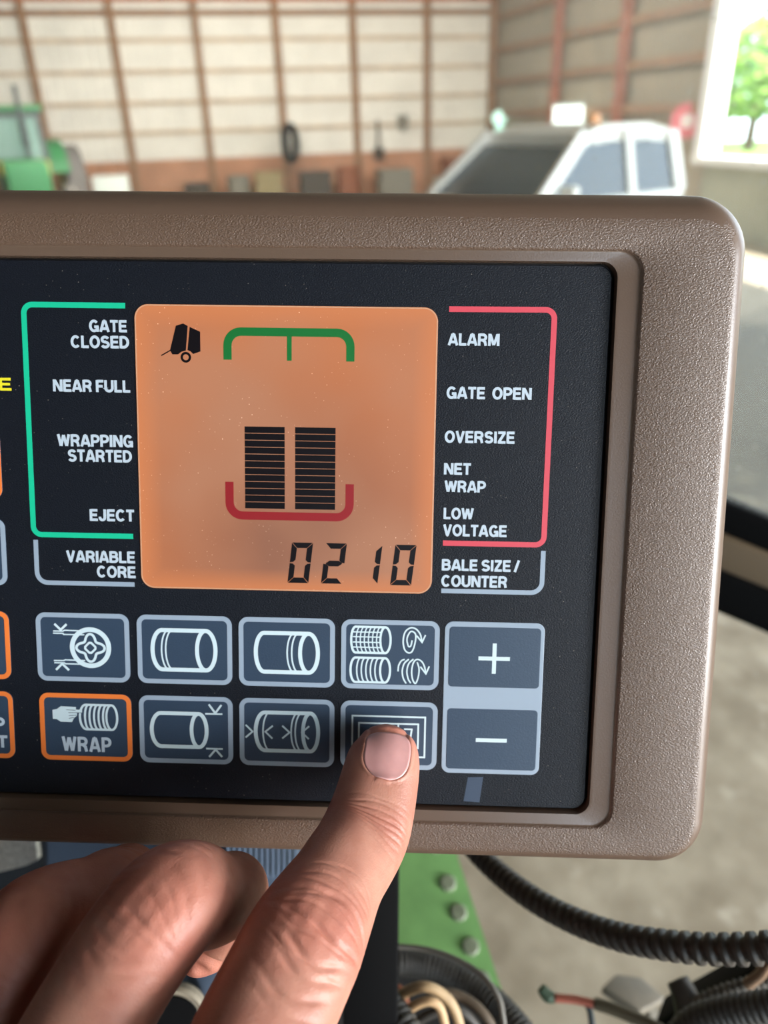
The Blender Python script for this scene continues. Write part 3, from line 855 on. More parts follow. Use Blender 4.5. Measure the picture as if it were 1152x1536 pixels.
# ================================================================== the hand
def make_hand():
    TO_CAM_REF = np.array([0.08, -.25, -1.0])
    fingers = {
        # centre line (lens millimetres) from tip to knuckle to wrist; half widths; half thicknesses
        'index': ([(.9, 50.6, 182.6), (.7, 52.6, 181.4), (.0, 57.5, 178.6), (-3.8, 70.5, 171), (-9.4, 76.4, 160), (-15.2, 82.6, 148), (-22.2, 93.2, 136), (-33, 112, 117), (-62, 155, 108), (-98, 195, 112)],
                  [1.5, 5.6, 8.6, 9.9, 9.7, 11.7, 11.9, 12.8, 14, 15], [1.2, 4.6, 6.6, 8.0, 8.3, 9.8, 10.5, 12, 13, 14]),
        'middle': ([(-44, 105, 174), (-43, 103.5, 176.5), (-39.5, 98, 179), (-34.6, 86, 171), (-36.2, 80.3, 160), (-42.0, 76.6, 149), (-52.3, 90.5, 139.5), (-62, 112, 130), (-85, 155, 119), (-110, 197, 119)],
                   [1.5, 5, 8, 9.2, 9.6, 10.9, 10.7, 12, 13, 14], [1.2, 4.4, 6.6, 8.2, 8.8, 10.2, 10.2, 12, 13, 14]),
        'ring': ([(-71, 108, 184), (-70, 106, 186), (-67, 99, 186), (-60, 86, 177), (-63, 84, 166), (-71, 84, 153), (-77.5, 101, 147), (-86, 121, 141), (-106, 158, 129), (-122, 199, 126)],
                 [1.5, 5, 7.8, 9.0, 9.0, 10.0, 9.8, 11.5, 12, 13], [1.2, 4.4, 6.4, 8, 8.3, 9.2, 9.5, 11, 12, 13]),
        'little': ([(-98, 119, 188), (-97, 117, 190), (-95, 111, 190), (-89, 104, 184), (-91, 102, 175), (-95, 102, 165), (-102, 115, 160), (-111, 128, 153), (-124, 162, 140), (-134, 201, 133)],
                   [1.4, 4.3, 6.8, 7.8, 7.8, 8.6, 8.5, 10.5, 11, 12], [1.2, 4, 5.8, 7, 7.2, 8, 8.5, 10, 11, 12]),
        'thumb': ([(6, 127, 129), (4, 128, 128), (-2, 131, 125), (-20, 139, 117), (-32, 145, 111), (-46, 153, 106), (-66, 166, 104), (-84, 180, 106), (-104, 200, 114)],
                  [1.5, 6, 9, 10.5, 10, 11.5, 13, 14, 14], [1.2, 5, 7.4, 9, 9, 10.5, 13, 14, 14]),
    }
    V_, F_ = [], []
    info = {}

    def add_tube(name, P, A, B, ref, n=28, k=14, cap=True):
        P = np.array(P, float)
        Q = catmull(P, k)
        tt = np.linspace(0, len(P) - 1, len(Q))
        a = np.interp(tt, range(len(P)), A); b = np.interp(tt, range(len(P)), B)
        for _ in range(5):
            a[1:-1] = (a[:-2] + 2 * a[1:-1] + a[2:]) / 4; b[1:-1] = (b[:-2] + 2 * b[1:-1] + b[2:]) / 4
        T = np.gradient(Q, axis=0); T /= np.linalg.norm(T, axis=1)[:, None]
        N = ref - (T @ ref)[:, None] * T; N /= np.linalg.norm(N, axis=1)[:, None]
        Bv = np.cross(N, T)
        base = len(V_)
        for i in range(len(Q)):
            for j in range(n):
                ph = 2 * PI * j / n; c, s_ = math.cos(ph), math.sin(ph)
                e = .88
                V_.append(Q[i] + Bv[i] * (a[i] * math.copysign(abs(c) ** e, c)) + N[i] * (b[i] * math.copysign(abs(s_) ** e, s_)))
        for i in range(len(Q) - 1):
            for j in range(n):
                F_.append((base + i * n + j, base + i * n + (j + 1) % n, base + (i + 1) * n + (j + 1) % n, base + (i + 1) * n + j))
        F_.append(tuple(base + j for j in range(n - 1, -1, -1))); F_.append(tuple(base + (len(Q) - 1) * n + j for j in range(n)))
        s = np.concatenate([[0], np.cumsum(np.linalg.norm(np.diff(Q, axis=0), axis=1))])
        info[name] = (Q, T, N, Bv, s, a, b)

    for nme, (P, A, B) in fingers.items():
        ref = TO_CAM_REF.copy()
        if nme in ('middle', 'ring', 'little'): ref = np.array([-.12, -.62, -.78])
        if nme == 'thumb': ref = np.array([.5, -.55, -.7])
        add_tube(nme, P, A, B, ref)
    # palm pad and wrist, forearm leaving the picture
    add_tube('palm', [(-52, 120, 128), (-70, 145, 124), (-92, 172, 122), (-112, 200, 122), (-124, 222, 122), (-150, 262, 126), (-190, 330, 134)],
             [18, 27, 32, 30, 27, 29, 35], [9, 13, 15, 18, 19, 22, 27], np.array([.1, -.3, -1.]))
    add_tube('palm_outer', [(-95, 132, 148), (-106, 155, 140), (-116, 180, 132), (-120, 205, 126)], [14, 18, 20, 20], [10, 12, 14, 15], np.array([.1, -.3, -1.]))
    add_tube('web', [(-47, 112, 125), (-60, 118, 130), (-75, 119, 137), (-98, 127, 148)], [9, 9, 9, 8], [8, 8, 8, 7], np.array([.1, -.3, -1.]))
    me = bpy.data.meshes.new('hand_raw'); me.from_pydata([tuple(v) for v in V_], [], F_); me.update()
    o = bpy.data.objects.new('hand_raw', me); COL.objects.link(o)
    bm = bmesh.new(); bm.from_mesh(me); bmesh.ops.recalc_face_normals(bm, faces=bm.faces); bm.to_mesh(me); bm.free()
    md = o.modifiers.new('r', 'REMESH'); md.mode = 'VOXEL'; md.voxel_size = .42
    dg = bpy.context.evaluated_depsgraph_get()
    ev = o.evaluated_get(dg); me2 = bpy.data.meshes.new_from_object(ev)
    bpy.data.objects.remove(o)
    def graph():
        nv = len(me2.vertices); ne = len(me2.edges); E = np.empty(ne * 2, int); me2.edges.foreach_get('vertices', E)
        return nv, E.reshape(-1, 2)
    nv, E = graph()
    X = np.empty(nv * 3); me2.vertices.foreach_get('co', X); X = X.reshape(-1, 3)
    deg = np.bincount(E.ravel(), minlength=nv)[:, None]

    def smooth(X, it, lam=.5):
        nv = len(X)
        for _ in range(it):
            S_ = np.zeros_like(X)
            for c in range(3):
                S_[:, c] = np.bincount(E[:, 0], X[E[:, 1], c], nv) + np.bincount(E[:, 1], X[E[:, 0], c], nv)
            X = X + lam * (S_ / deg - X)
        return X
    X = smooth(X, 18)

    def normals(X):
        me2.vertices.foreach_set('co', X.ravel()); me2.update()
        n = np.empty(len(X) * 3); me2.vertices.foreach_get('normal', n); return n.reshape(-1, 3)

    def finger_coords(X):
        nv = len(X); near = {}; D = np.full((nv, 5), 1e9)
        for q_, nme in enumerate(('index', 'middle', 'ring', 'little', 'thumb')):
            Q, T, N, Bv, s, a, b = info[nme]
            best = np.full(nv, 1e9); bi = np.zeros(nv, int)
            for i in range(len(Q)):
                d = ((X - Q[i]) ** 2).sum(1); w = d < best; best[w] = d[w]; bi[w] = i
            D[:, q_] = np.sqrt(best) - a[bi]
            d = X - Q[bi]
            fi = (d * T[bi]).sum(1)
            nb = np.clip(bi + np.where(fi > 0, 1, -1), 0, len(Q) - 1)
            fn = ((X - Q[nb]) * T[nb]).sum(1)
            fr = np.where(nb == bi, 0, np.clip(fi / np.where(np.abs(fi - fn) < 1e-9, 1e-9, fi - fn), 0, 1))
            sl = s[bi] * (1 - fr) + s[nb] * fr + np.where(nb == bi, fi, 0)
            near[nme] = (sl, (d * Bv[bi]).sum(1), (d * N[bi]).sum(1), bi)
        return near, D

    # finer skin on the three fingers in view: split their quads in four
    near, D = finger_coords(X)
    own = D.argmin(1)
    fine = np.zeros(nv, bool)
    for q_, nme in enumerate(('index', 'middle', 'ring')):
        sl, xx, hh, bi = near[nme]
        fine |= (own == q_) & (sl < info[nme][4][6 * 14] + 14) & (hh > -3)
    FV = [tuple(p.vertices) for p in me2.polygons]
    out = []; mid = {}; XN = list(map(tuple, X))

    def mp(i, j):
        k = (i, j) if i < j else (j, i)
        if k not in mid:
            mid[k] = len(XN); XN.append(tuple((X[i] + X[j]) / 2))
        return mid[k]
    todo = []
    for f in FV:
        if len(f) == 4 and fine[f[0]] and fine[f[1]] and fine[f[2]] and fine[f[3]]:
            c = len(XN); XN.append(tuple((X[f[0]] + X[f[1]] + X[f[2]] + X[f[3]]) / 4))
            m = [mp(f[i], f[(i + 1) % 4]) for i in range(4)]
            for i in range(4): out.append((f[i], m[i], c, m[i - 1]))
        else: todo.append(f)
    for f in todo:                                   # keep the seam closed where fine meets coarse
        g = []
        for i in range(len(f)):
            g.append(f[i]); a_, b_ = f[i], f[(i + 1) % len(f)]
            k = (a_, b_) if a_ < b_ else (b_, a_)
            if k in mid: g.append(mid[k])
        out.append(tuple(g))
    bpy.data.meshes.remove(me2)
    me2 = bpy.data.meshes.new('hand'); me2.from_pydata(XN, [], out); me2.update()
    nv, E = graph(); X = np.array(XN)
    deg = np.bincount(E.ravel(), minlength=nv)[:, None]
    X = smooth(X, 4)
    red = np.zeros(nv); crs = np.zeros(nv)
    dis = np.zeros(nv)
    Nrm = normals(X)

    def wob(x, s, k):            # cheap smooth noise
        return sum(math.sin(k * 1.7 + i) * np.sin(x * (.16 + .13 * i) + s * (.08 + .06 * i) + k * (1.3 + i)) for i in range(4)) / 2

    near, D = finger_coords(X)
    owner = D.argmin(1)
    names = ['index', 'middle', 'ring', 'little', 'thumb']
    sj = {}
    for q_, nme in enumerate(names):
        P = fingers[nme][0]; Q, T, N, Bv, s, a, b = info[nme]
        k = 14
        sd, sp_, sm = s[3 * k], s[5 * k], s[min(7 * k, len(s) - 1)]
        sj[nme] = (sd, sp_, sm)
        S_, x, hh, bi = near[nme]
        w = (owner == q_) & (S_ < sm + 3)
        half = a[bi]
        dors = np.clip((hh / b[bi] + .25) / .6, 0, 1) * w
        dd = np.zeros(nv)
        # end-joint creases
        for c0, amp, wd, kx in ((-1.0, .50, .42, .012), (1.1, .34, .36, .0), (2.9, .30, .36, -.01), (-2.8, .26, .34, .02), (4.6, .2, .36, -.02), (-4.4, .22, .34, .02), (-6.0, .16, .34, .03), (6.6, .14, .34, -.02)):
            t = S_ - (sd + c0) - kx * x * x - .45 * wob(x, c0, q_ + c0)
            dd -= amp * np.exp(-(t / wd) ** 2) * np.exp(-(x / (half * .72)) ** 4) * (.75 + .25 * np.sin(x * .9 + c0 * 3))
        if q_ in (1, 2): sp_ = sp_ + 4.5
        # knuckle: a soft bulge ringed by arched creases
        t = S_ - sp_
        dd += .6 * np.exp(-(t / 6.5) ** 2) * np.exp(-(x / (half * .8)) ** 2)
        for c0, amp, wd, kx in ((0.4, .80, .55, .004), (2.3, .30, .40, -.014), (-2.2, .32, .40, .022), (-5.2, .55, .62, .030), (4.9, .50, .70, -.024), (7.8, .46, .75, -.03), (-6.9, .30, .40, .033), (-8.4, .26, .38, .034), (-10, .22, .38, .034), (-11.6, .16, .38, .03), (11.2, .36, .75, -.03), (14.4, .2, .7, -.03), (-3.7, .18, .32, .028), (6.3, .2, .34, -.02)):
            tt = S_ - (sp_ + c0) - kx * x * x - (.7 if q_ == 0 else .25) * wob(x, c0, q_ * 2 + c0)
            dd -= (1 if q_ == 0 else .55) * amp * np.exp(-(tt / wd) ** 2) * np.exp(-((x - .8 * math.sin(c0)) / (half * .74)) ** 4) * (.7 + .3 * np.sin(x * .8 + c0 * 2))
        # puckered skin between the creases, fine lengthwise wrinkles
        dd += .03 * np.sin(x * 2.1 + .8 * wob(x, S_, 1)) * np.exp(-((S_ - sp_) / 5) ** 2)
        dd += .025 * wob(x * 1.2, S_ * 2.4, 5 + q_)
        dis += dd * dors
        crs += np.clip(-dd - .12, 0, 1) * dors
        # pink joints and tip
        red += w * (.75 * np.exp(-((S_ - sp_) / 8) ** 2) + .5 * np.exp(-((S_ - sd) / 4) ** 2) + .7 * np.exp(-(S_ / 9) ** 2))
    # nail bed of the index finger
    Q, T, N, Bv, s, a, b = info['index']
    S_, x, hh, bi = near['index']
    NL0, NL1, NW = 3.5, 13.3, 5.3

    def nail_in(S_, x, grow=0.):
        c = (S_ - NL0) / (NL1 - NL0)
        wloc = np.where(c > .55, NW * np.sqrt(np.clip(1 - ((c - .55) / .47) ** 2, 0.02, 1)), NW * (.95 + .05 * np.clip(c / .3, 0, 1))) + grow
        return np.clip((wloc - np.abs(x)) / .5, -3, 3), np.minimum((S_ - NL0 + 2 + grow) / .5, (NL1 + grow - S_) / .5)
    w0 = (owner == 0) & (hh > 0)
    e1, e2 = nail_in(S_, x); ins = np.clip(np.minimum(e1, e2), 0, 1) * w0
    e3, e4 = nail_in(S_, x, 1.1); fold = np.clip(np.minimum(e3, e4), 0, 1) * w0 * (1 - ins) * np.clip((S_ - 3) / 3, 0, 1)
    bed = (-.55 * ins + .28 * fold) * np.clip((S_ - .6) / 1.6, 0, 1)
    keep = 1 - ins
    for _ in range(6):
        for fld in (bed, keep):
            avg = (np.bincount(E[:, 0], fld[E[:, 1]], nv) + np.bincount(E[:, 1], fld[E[:, 0]], nv)) / deg[:, 0]
            fld += .5 * (avg - fld)
    dis = dis * keep * np.where((owner == 0) & (S_ < NL1 + 1.4), .25, 1) + bed
    X = X + Nrm * dis[:, None]
    X = smooth(X, 1, .25)
    Nrm = normals(X)
    return me2, X, Nrm, red, info, (NL0, NL1, NW), ins, crs * (1 - ins)


def finish_hand():
    me, X, Nrm, red, info, (NL0, NL1, NW), ins, crs = make_hand()
    org = cw(-112, 200, 122)
    Wd = (EYE + (X * .001) @ R.T) - org
    me.vertices.foreach_set('co', Wd.ravel())
    me.polygons.foreach_set('use_smooth', [True] * len(me.polygons))
    at_ = me.attributes.new('flush', 'FLOAT', 'POINT'); at_.data.foreach_set('value', np.clip(red, 0, 1).astype(np.float32))
    at_ = me.attributes.new('crease_shade', 'FLOAT', 'POINT'); at_.data.foreach_set('value', np.clip(crs * 1.6, 0, 1).astype(np.float32))
    me.update(); me.name = 'hand'
    o = bpy.data.objects.new('hand', me); COL.objects.link(o); o.location = org
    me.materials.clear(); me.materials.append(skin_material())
    tag(o, 'left hand pressing a key with its index finger, other fingers curled below', 'hand')
    # fingernail laid on the nail bed
    bv = BVHTree.FromPolygons([tuple(v) for v in X], [tuple(p.vertices) for p in me.polygons])
    Q, T, N, Bv, s, a, b = info['index']
    nu, nvv = 26, 22
    V_ = []; F_ = []
    for i in range(nu + 1):
        c = i / nu; S_ = NL0 - .5 + (NL1 - NL0 + .5) * c
        wl_ = NW * (.95 + .05 * min(1, c / .3)) if c <= .55 else NW * math.sqrt(max(.02, 1 - ((c - .55) / .47) ** 2))
        if c < .25: wl_ *= .55 + .45 * math.sqrt(max(0., 1 - ((.25 - c) / .25) ** 2))
        q0 = [np.interp(S_, s, Q[:, k]) for k in range(3)]; t = [np.interp(S_, s, T[:, k]) for k in range(3)]
        q0 = np.array(q0); nn = np.array([np.interp(S_, s, N[:, k]) for k in range(3)]); bb = np.array([np.interp(S_, s, Bv[:, k]) for k in range(3)])
        for j in range(nvv + 1):
            x = wl_ * (2 * j / nvv - 1)
            hit = bv.ray_cast(Vector(q0 + bb * x + nn * 20), Vector(-nn))
            p = np.array(hit[0]) if hit[0] is not None else q0 + bb * x + nn * b[0]
            V_.append(p)
    V_ = np.array(V_).reshape(nu + 1, nvv + 1, 3)
    for _ in range(10):
        V2 = V_.copy()
        V2[1:-1, 1:-1] = (V_[:-2, 1:-1] + V_[2:, 1:-1] + V_[1:-1, :-2] + V_[1:-1, 2:]) / 4
        V2[0, 1:-1] = (V_[0, :-2] + V_[0, 2:]) / 2
        V2[-1, 1:-1] = (V_[-1, :-2] + V_[-1, 2:]) / 2
        V_ = V2
    top = []
    for i in range(nu + 1):
        S_ = NL0 - .5 + (NL1 - NL0 + .5) * i / nu
        nn = np.array([np.interp(S_, s, N[:, k]) for k in range(3)])
        for j in range(nvv + 1):
            e = 1 - abs(2 * j / nvv - 1) ** 4
            top.append(V_[i, j] + nn * (.10 + .40 * e))
    top = np.array(top); nb = len(top)
    bot = V_.reshape(-1, 3) - np.array([np.interp(NL0, s, N[:, k]) for k in range(3)]) * .35
    allv = np.vstack([top, bot])
    w = nvv + 1
    for i in range(nu):
        for j in range(nvv):
            qd = (i * w + j, i * w + j + 1, (i + 1) * w + j + 1, (i + 1) * w + j)
            F_.append(qd); F_.append(tuple(nb + k for k in qd[::-1]))
    edge = [(i * w, (i + 1) * w) for i in range(nu)] + [((i + 1) * w + nvv, i * w + nvv) for i in range(nu)] + [(j + 1, j) for j in range(nvv)] + [(nu * w + j, nu * w + j + 1) for j in range(nvv)]
    for p, r_ in edge: F_.append((p, r_, r_ + nb, p + nb))
    Wv = (EYE + (allv * .001) @ R.T) - org
    nm = mat('fingernail', (196, 146, 142), .30, var=.06, var_scale=260, coat=.15)
    nm.node_tree.nodes['Principled BSDF'].inputs['Subsurface Weight'].default_value = .2
    nm.node_tree.nodes['Principled BSDF'].inputs['Subsurface Radius'].default_value = (.001, .0004, .0003)
    nail = link_mesh('fingernail', Wv, F_, nm, o, True); fix_normals(nail)
    nail['label'] = 'pink short-cut fingernail'
    return o


def skin_material():
    m = mat('skin', (196, 138, 112), .46)
    nt = m.node_tree; N = nt.nodes; b = N['Principled BSDF']
    tc = N.new('ShaderNodeTexCoord')
    n = N.new('ShaderNodeTexNoise'); n.inputs['Scale'].default_value = 130; n.inputs['Detail'].default_value = 6
    nt.links.new(tc.outputs['Object'], n.inputs['Vector'])
    base = mixc(nt, ramp(nt, n.outputs['Fac'], .35, .7), lin((168, 112, 94)) + (1,), lin((189, 135, 115)) + (1,))
    at_ = N.new('ShaderNodeAttribute'); at_.attribute_name = 'flush'
    ml = N.new('ShaderNodeMath'); ml.operation = 'MULTIPLY'; ml.inputs[1].default_value = .55
    nt.links.new(at_.outputs['Fac'], ml.inputs[0])
    at2 = N.new('ShaderNodeAttribute'); at2.attribute_name = 'crease_shade'  # crease darkening painted into the skin colour in place of shade
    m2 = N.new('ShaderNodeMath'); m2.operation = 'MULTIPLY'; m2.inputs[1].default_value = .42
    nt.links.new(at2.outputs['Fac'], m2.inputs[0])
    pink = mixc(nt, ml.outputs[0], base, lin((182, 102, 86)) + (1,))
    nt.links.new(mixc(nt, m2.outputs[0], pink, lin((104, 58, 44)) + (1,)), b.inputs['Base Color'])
    b.inputs['Specular IOR Level'].default_value = .38
    b.inputs['Subsurface Weight'].default_value = .14
    b.inputs['Subsurface Radius'].default_value = (.0013, .0005, .0003)
    b.inputs['Subsurface Scale'].default_value = 1.0
    n2 = N.new('ShaderNodeTexVoronoi'); n2.inputs['Scale'].default_value = 2300
    n3 = N.new('ShaderNodeTexNoise'); n3.inputs['Scale'].default_value = 1300; n3.inputs['Detail'].default_value = 5
    nt.links.new(tc.outputs['Object'], n2.inputs['Vector']); nt.links.new(tc.outputs['Object'], n3.inputs['Vector'])
    ad = N.new('ShaderNodeMath'); ad.operation = 'ADD'
    nt.links.new(n2.outputs['Distance'], ad.inputs[0]); nt.links.new(n3.outputs['Fac'], ad.inputs[1])
    bp = N.new('ShaderNodeBump'); bp.inputs['Strength'].default_value = .3; bp.inputs['Distance'].default_value = .00013
    nt.links.new(ad.outputs[0], bp.inputs['Height']); nt.links.new(bp.outputs[0], b.inputs['Normal'])
    return m


finish_hand()

# ================================================================== things just behind and below the monitor
black_m = mat('black_paint', (8, 8, 9), .7, spec=.12)
loom_m = mat('black_loom_plastic', (58, 53, 47), .5)
loom2_m = mat('worn_grey_loom', (62, 60, 56), .55)
green_m = mat('green_paint', (128, 178, 108), .5, var=.1, var_scale=60, bump=.1, bump_scale=400)
slate_m = mat('slate_blue_plastic', (60, 74, 92), .55, var=.08, var_scale=30)


def post():
    a, c = at(556, 1180, .27), at(556, 1780, .315)
    o = MB().prism(a, c, .0205, .012, tuple(R @ np.array([0, 0, 1.]))).build('mounting_post', black_m, loc=a)
    bevel(o, .0008)
    tag(o, 'black flat steel post under the monitor, left of the green plate', 'post')


post()
tp = [at(470, 1470, .39), at(600, 1455, .39), at(690, 1482, .385), at(790, 1575, .37), at(900, 2300, .34), at(400, 2300, .34)]
tag(MB().slab([p - tp[0] for p in tp], R @ np.array([0, -.3, -1.]), .01).build('wiring_tray', mat('tray_black', (30, 28, 26), .7)), 'black tray under the tangle of wires at the bottom', 'tray').location = tp[0]


def green_plate():
    d = .52
    P = [at(560, 1150, d + .06), at(650, 1150, d + .06), at(690, 1285, d), at(752, 1490, d - .05), at(775, 1600, d - .08), at(575, 1600, d - .08)]
    n = np.cross(P[1] - P[0], P[4] - P[1]); n /= np.linalg.norm(n)
    if n @ (EYE - P[0]) < 0: n = -n
    c = sum(P) / len(P); P = [p - ((p - c) @ n) * n for p in P]
    root = empty('steel_plate', P[5], 'green painted steel plate with a row of bolts, below the monitor', 'plate')
    MB().slab([p - P[5] for p in P], n, .006).build('plate_body', green_m, root)
    bm_ = mat('dull_bolt', (128, 136, 112), .5, var=.2, var_scale=200)
    for x, y in ((652, 1268), (672, 1325), (688, 1369), (706, 1420), (722, 1470)):
        q_ = on_plane(x, y, c, n) - P[5]
        MB().lathe(q_ - n * .002, n, [(.0070, 0), (.0070, .0015), (.0058, .002), (.0054, .0032), (.0045, .0038)], 12).build('bolt', bm_, root)


green_plate()


def cable(name, pts, r, m, label, cat='cable', group=None, step=None, n=12, parent=None, rough=True):
    P = [at(*p) for p in pts]
    if cat is None:
        return MB().tube(P, r, n, step).build(name, m, parent, True)
    o = MB().tube(P, r, n, step).build(name, m, None, True, loc=P[0])
    return tag(o, label, cat, group)


cable('conduit_hose', [(640, 1190, .36), (690, 1250, .345), (735, 1298, .325), (790, 1342, .30), (850, 1376, .28), (925, 1404, .26), (1010, 1419, .243), (1090, 1424, .232), (1180, 1418, .222), (1300, 1390, .213), (1500, 1300, .205), (1750, 1150, .205), (2000, 1000, .21)],
      loom(.0047, .0042, .0013), loom_m, 'black corrugated conduit sagging from the monitor to the right', 'conduit', step=.00042, n=18)
cable('conduit_hose', [(480, 1470, .36), (560, 1446, .35), (630, 1446, .35), (690, 1470, .345), (745, 1510, .335), (800, 1580, .32), (840, 1700, .31), (850, 1900, .31), (840, 2150, .32)],
      loom(.0066, .0022, .0006), loom2_m, 'thick grey corrugated conduit arching right across the green plate', 'conduit', step=.00036, n=18)
cable('conduit_hose', [(520, 1420, .33), (545, 1452, .32), (572, 1492, .305), (610, 1545, .29), (660, 1640, .28)],
      loom(.0056, .0024, .0006), loom2_m, 'grey corrugated conduit running down beside the fingertip hand', 'conduit', step=.00036, n=18)
for o in list(COL.objects):
    if o.name == 'conduit_hose.002': o['label'] = 'grey corrugated conduit running down beside the index finger at the bottom edge'
thin = mat('grey_wire', (120, 116, 108), .5)
cable('thin_tube', [(560, 1418, .33), (640, 1424, .325), (705, 1450, .315), (742, 1486, .305), (755, 1530, .30), (762, 1640, .29)], .0011, thin, 'thin grey tube bent over the thick conduit', 'tube')
beige = mat('beige_wire', (178, 150, 112), .55, var=.15, var_scale=150)
cable('electrical_wire', [(570, 1530, .31), (598, 1496, .305), (632, 1480, .30), (662, 1490, .30), (684, 1520, .30), (700, 1590, .30)], .0020, beige, 'beige wire looped over at the bottom, upper of two', 'wire', 'beige wires')
cable('electrical_wire', [(590, 1545, .30), (612, 1516, .297), (640, 1502, .294), (660, 1512, .294), (672, 1560, .294)], .0017, mat('tan_wire', (196, 160, 118), .55), 'pale tan wire looped under the beige wire', 'wire', 'beige wires')
cable('electrical_wire', [(566, 1466, .335), (588, 1478, .325), (606, 1494, .32), (612, 1540, .318)], .0018, mat('rust_wire', (150, 84, 50), .6), 'rust orange wire beside the beige loop', 'wire')
cable('electrical_wire', [(600, 1560, .315), (640, 1524, .315), (690, 1516, .315), (730, 1560, .315)], .0019, loom_m, 'black wire under the beige loops at the bottom', 'wire')
cable('electrical_wire', [(640, 1490, .325), (690, 1494, .325), (735, 1535, .32), (760, 1620, .32)], .0021, mat('brown_wire', (92, 78, 62), .6), 'dull brown wire between the beige loop and thick conduit', 'wire')
cable('electrical_wire', [(520, 1600, .30), (530, 1500, .315), (528, 1440, .33)], .0012, mat('grey_brown_wire', (110, 92, 80), .6), 'thin grey wire in the shadow beside the finger', 'wire')


def red_wire():
    P0 = at(835, 1497, .36)
    root = empty('sleeved_wire', at(1010, 1560, .33), 'cut wire with red sleeve and green terminal over the concrete', 'wire')
    L0 = np.array(root.location)
    mk = lambda nm, pts, r, m: MB().tube([at(*p) - L0 for p in pts], r, 10).build(nm, m, root, True)
    mk('red_sleeve', [(832, 1497, .36), (865, 1500, .358), (899, 1508, .355)], .0019, mat('red_insulation', (196, 112, 92), .5))
    mk('grey_sheath', [(893, 1505, .356), (930, 1518, .35), (985, 1542, .34), (1010, 1560, .33)], .0028, mat('olive_sheath', (112, 104, 84), .55))
    mk('blue_core', [(880, 1504, .357), (886, 1522, .355), (890, 1560, .35)], .0015, mat('slate_wire', (60, 72, 76), .5))
    mk('terminal', [(812, 1482, .362), (822, 1494, .361), (838, 1498, .36)], [.0024, .0030, .0016], mat('green_terminal', (72, 92, 72), .5))


red_wire()


def pedal():
    c = [(905, 1478, .50), (925, 1461, .51), (962, 1464, .51), (1000, 1496, .50), (985, 1504, .495), (960, 1520, .49)]
    P = [at(*p) for p in c]
    n = np.cross(P[2] - P[0], P[4] - P[0]); n /= np.linalg.norm(n)
    if n @ (EYE - P[0]) < 0: n = -n
    ce = sum(P) / len(P); P = [p - ((p - ce) @ n) * n for p in P]
    root = empty('pedal', at(975, 1600, .5), 'grey brown pedal pad standing over the concrete floor', 'pedal')
    L0 = np.array(root.location)
    bevel(MB().slab([p - L0 for p in P], n, .008).build('pedal_pad', mat('worn_pedal_rubber', (120, 112, 98), .6, var=.1, var_scale=90), root), .0015)
    MB().prism(at(975, 1508, .505) - L0, at(975, 1600, .5) - L0, .006, .010, tuple(n)).build('pedal_arm', mat('pedal_arm_steel', (100, 94, 80), .6), root)


pedal()


def corner_frame():
    a, b = at(1010, 1540, .40), at(1700, 1176, .27)
    o = MB().prism(a, b, .02, .020, tuple(R @ np.array([0, -1., -.3]))).build('cab_bar', black_m, loc=a); bevel(o, .002)
    tag(o, 'black square bar rising to the right at the bottom right corner', 'bar')
    cable('conduit_hose', [(1000, 1600, .31), (1030, 1545, .31), (1075, 1522, .305), (1160, 1508, .295), (1280, 1490, .285), (1480, 1470, .275), (1750, 1440, .27)], loom(.0062, .0026, .0006), loom2_m, 'corrugated conduit at the bottom right corner below the black bar', 'conduit', step=.0004, n=18)
    cable('braided_cable', [(1020, 1530, .335), (1045, 1505, .33), (1090, 1486, .325), (1130, 1474, .32), (1200, 1460, .31)], lambda s: .0026 + .0005 * math.sin(s * 2200), mat('grey_braid', (86, 80, 72), .6), 'grey braided cable lying on the bottom right conduit', 'cable', step=.0005)
    cable('cable_end', [(1016, 1470, .34), (1030, 1500, .335), (1040, 1545, .33), (1050, 1620, .33)], [.005, .0065, .006, .006], loom_m, 'dark cable boot at the left end of the braided cable', 'cable boot')
    cable('electrical_wire', [(1120, 1478, .315), (1140, 1462, .312), (1148, 1450, .31), (1160, 1440, .31)], .0022, mat('tan_end_wire', (140, 112, 88), .6), 'short tan wire end sticking up by the braided cable', 'wire')


corner_frame()


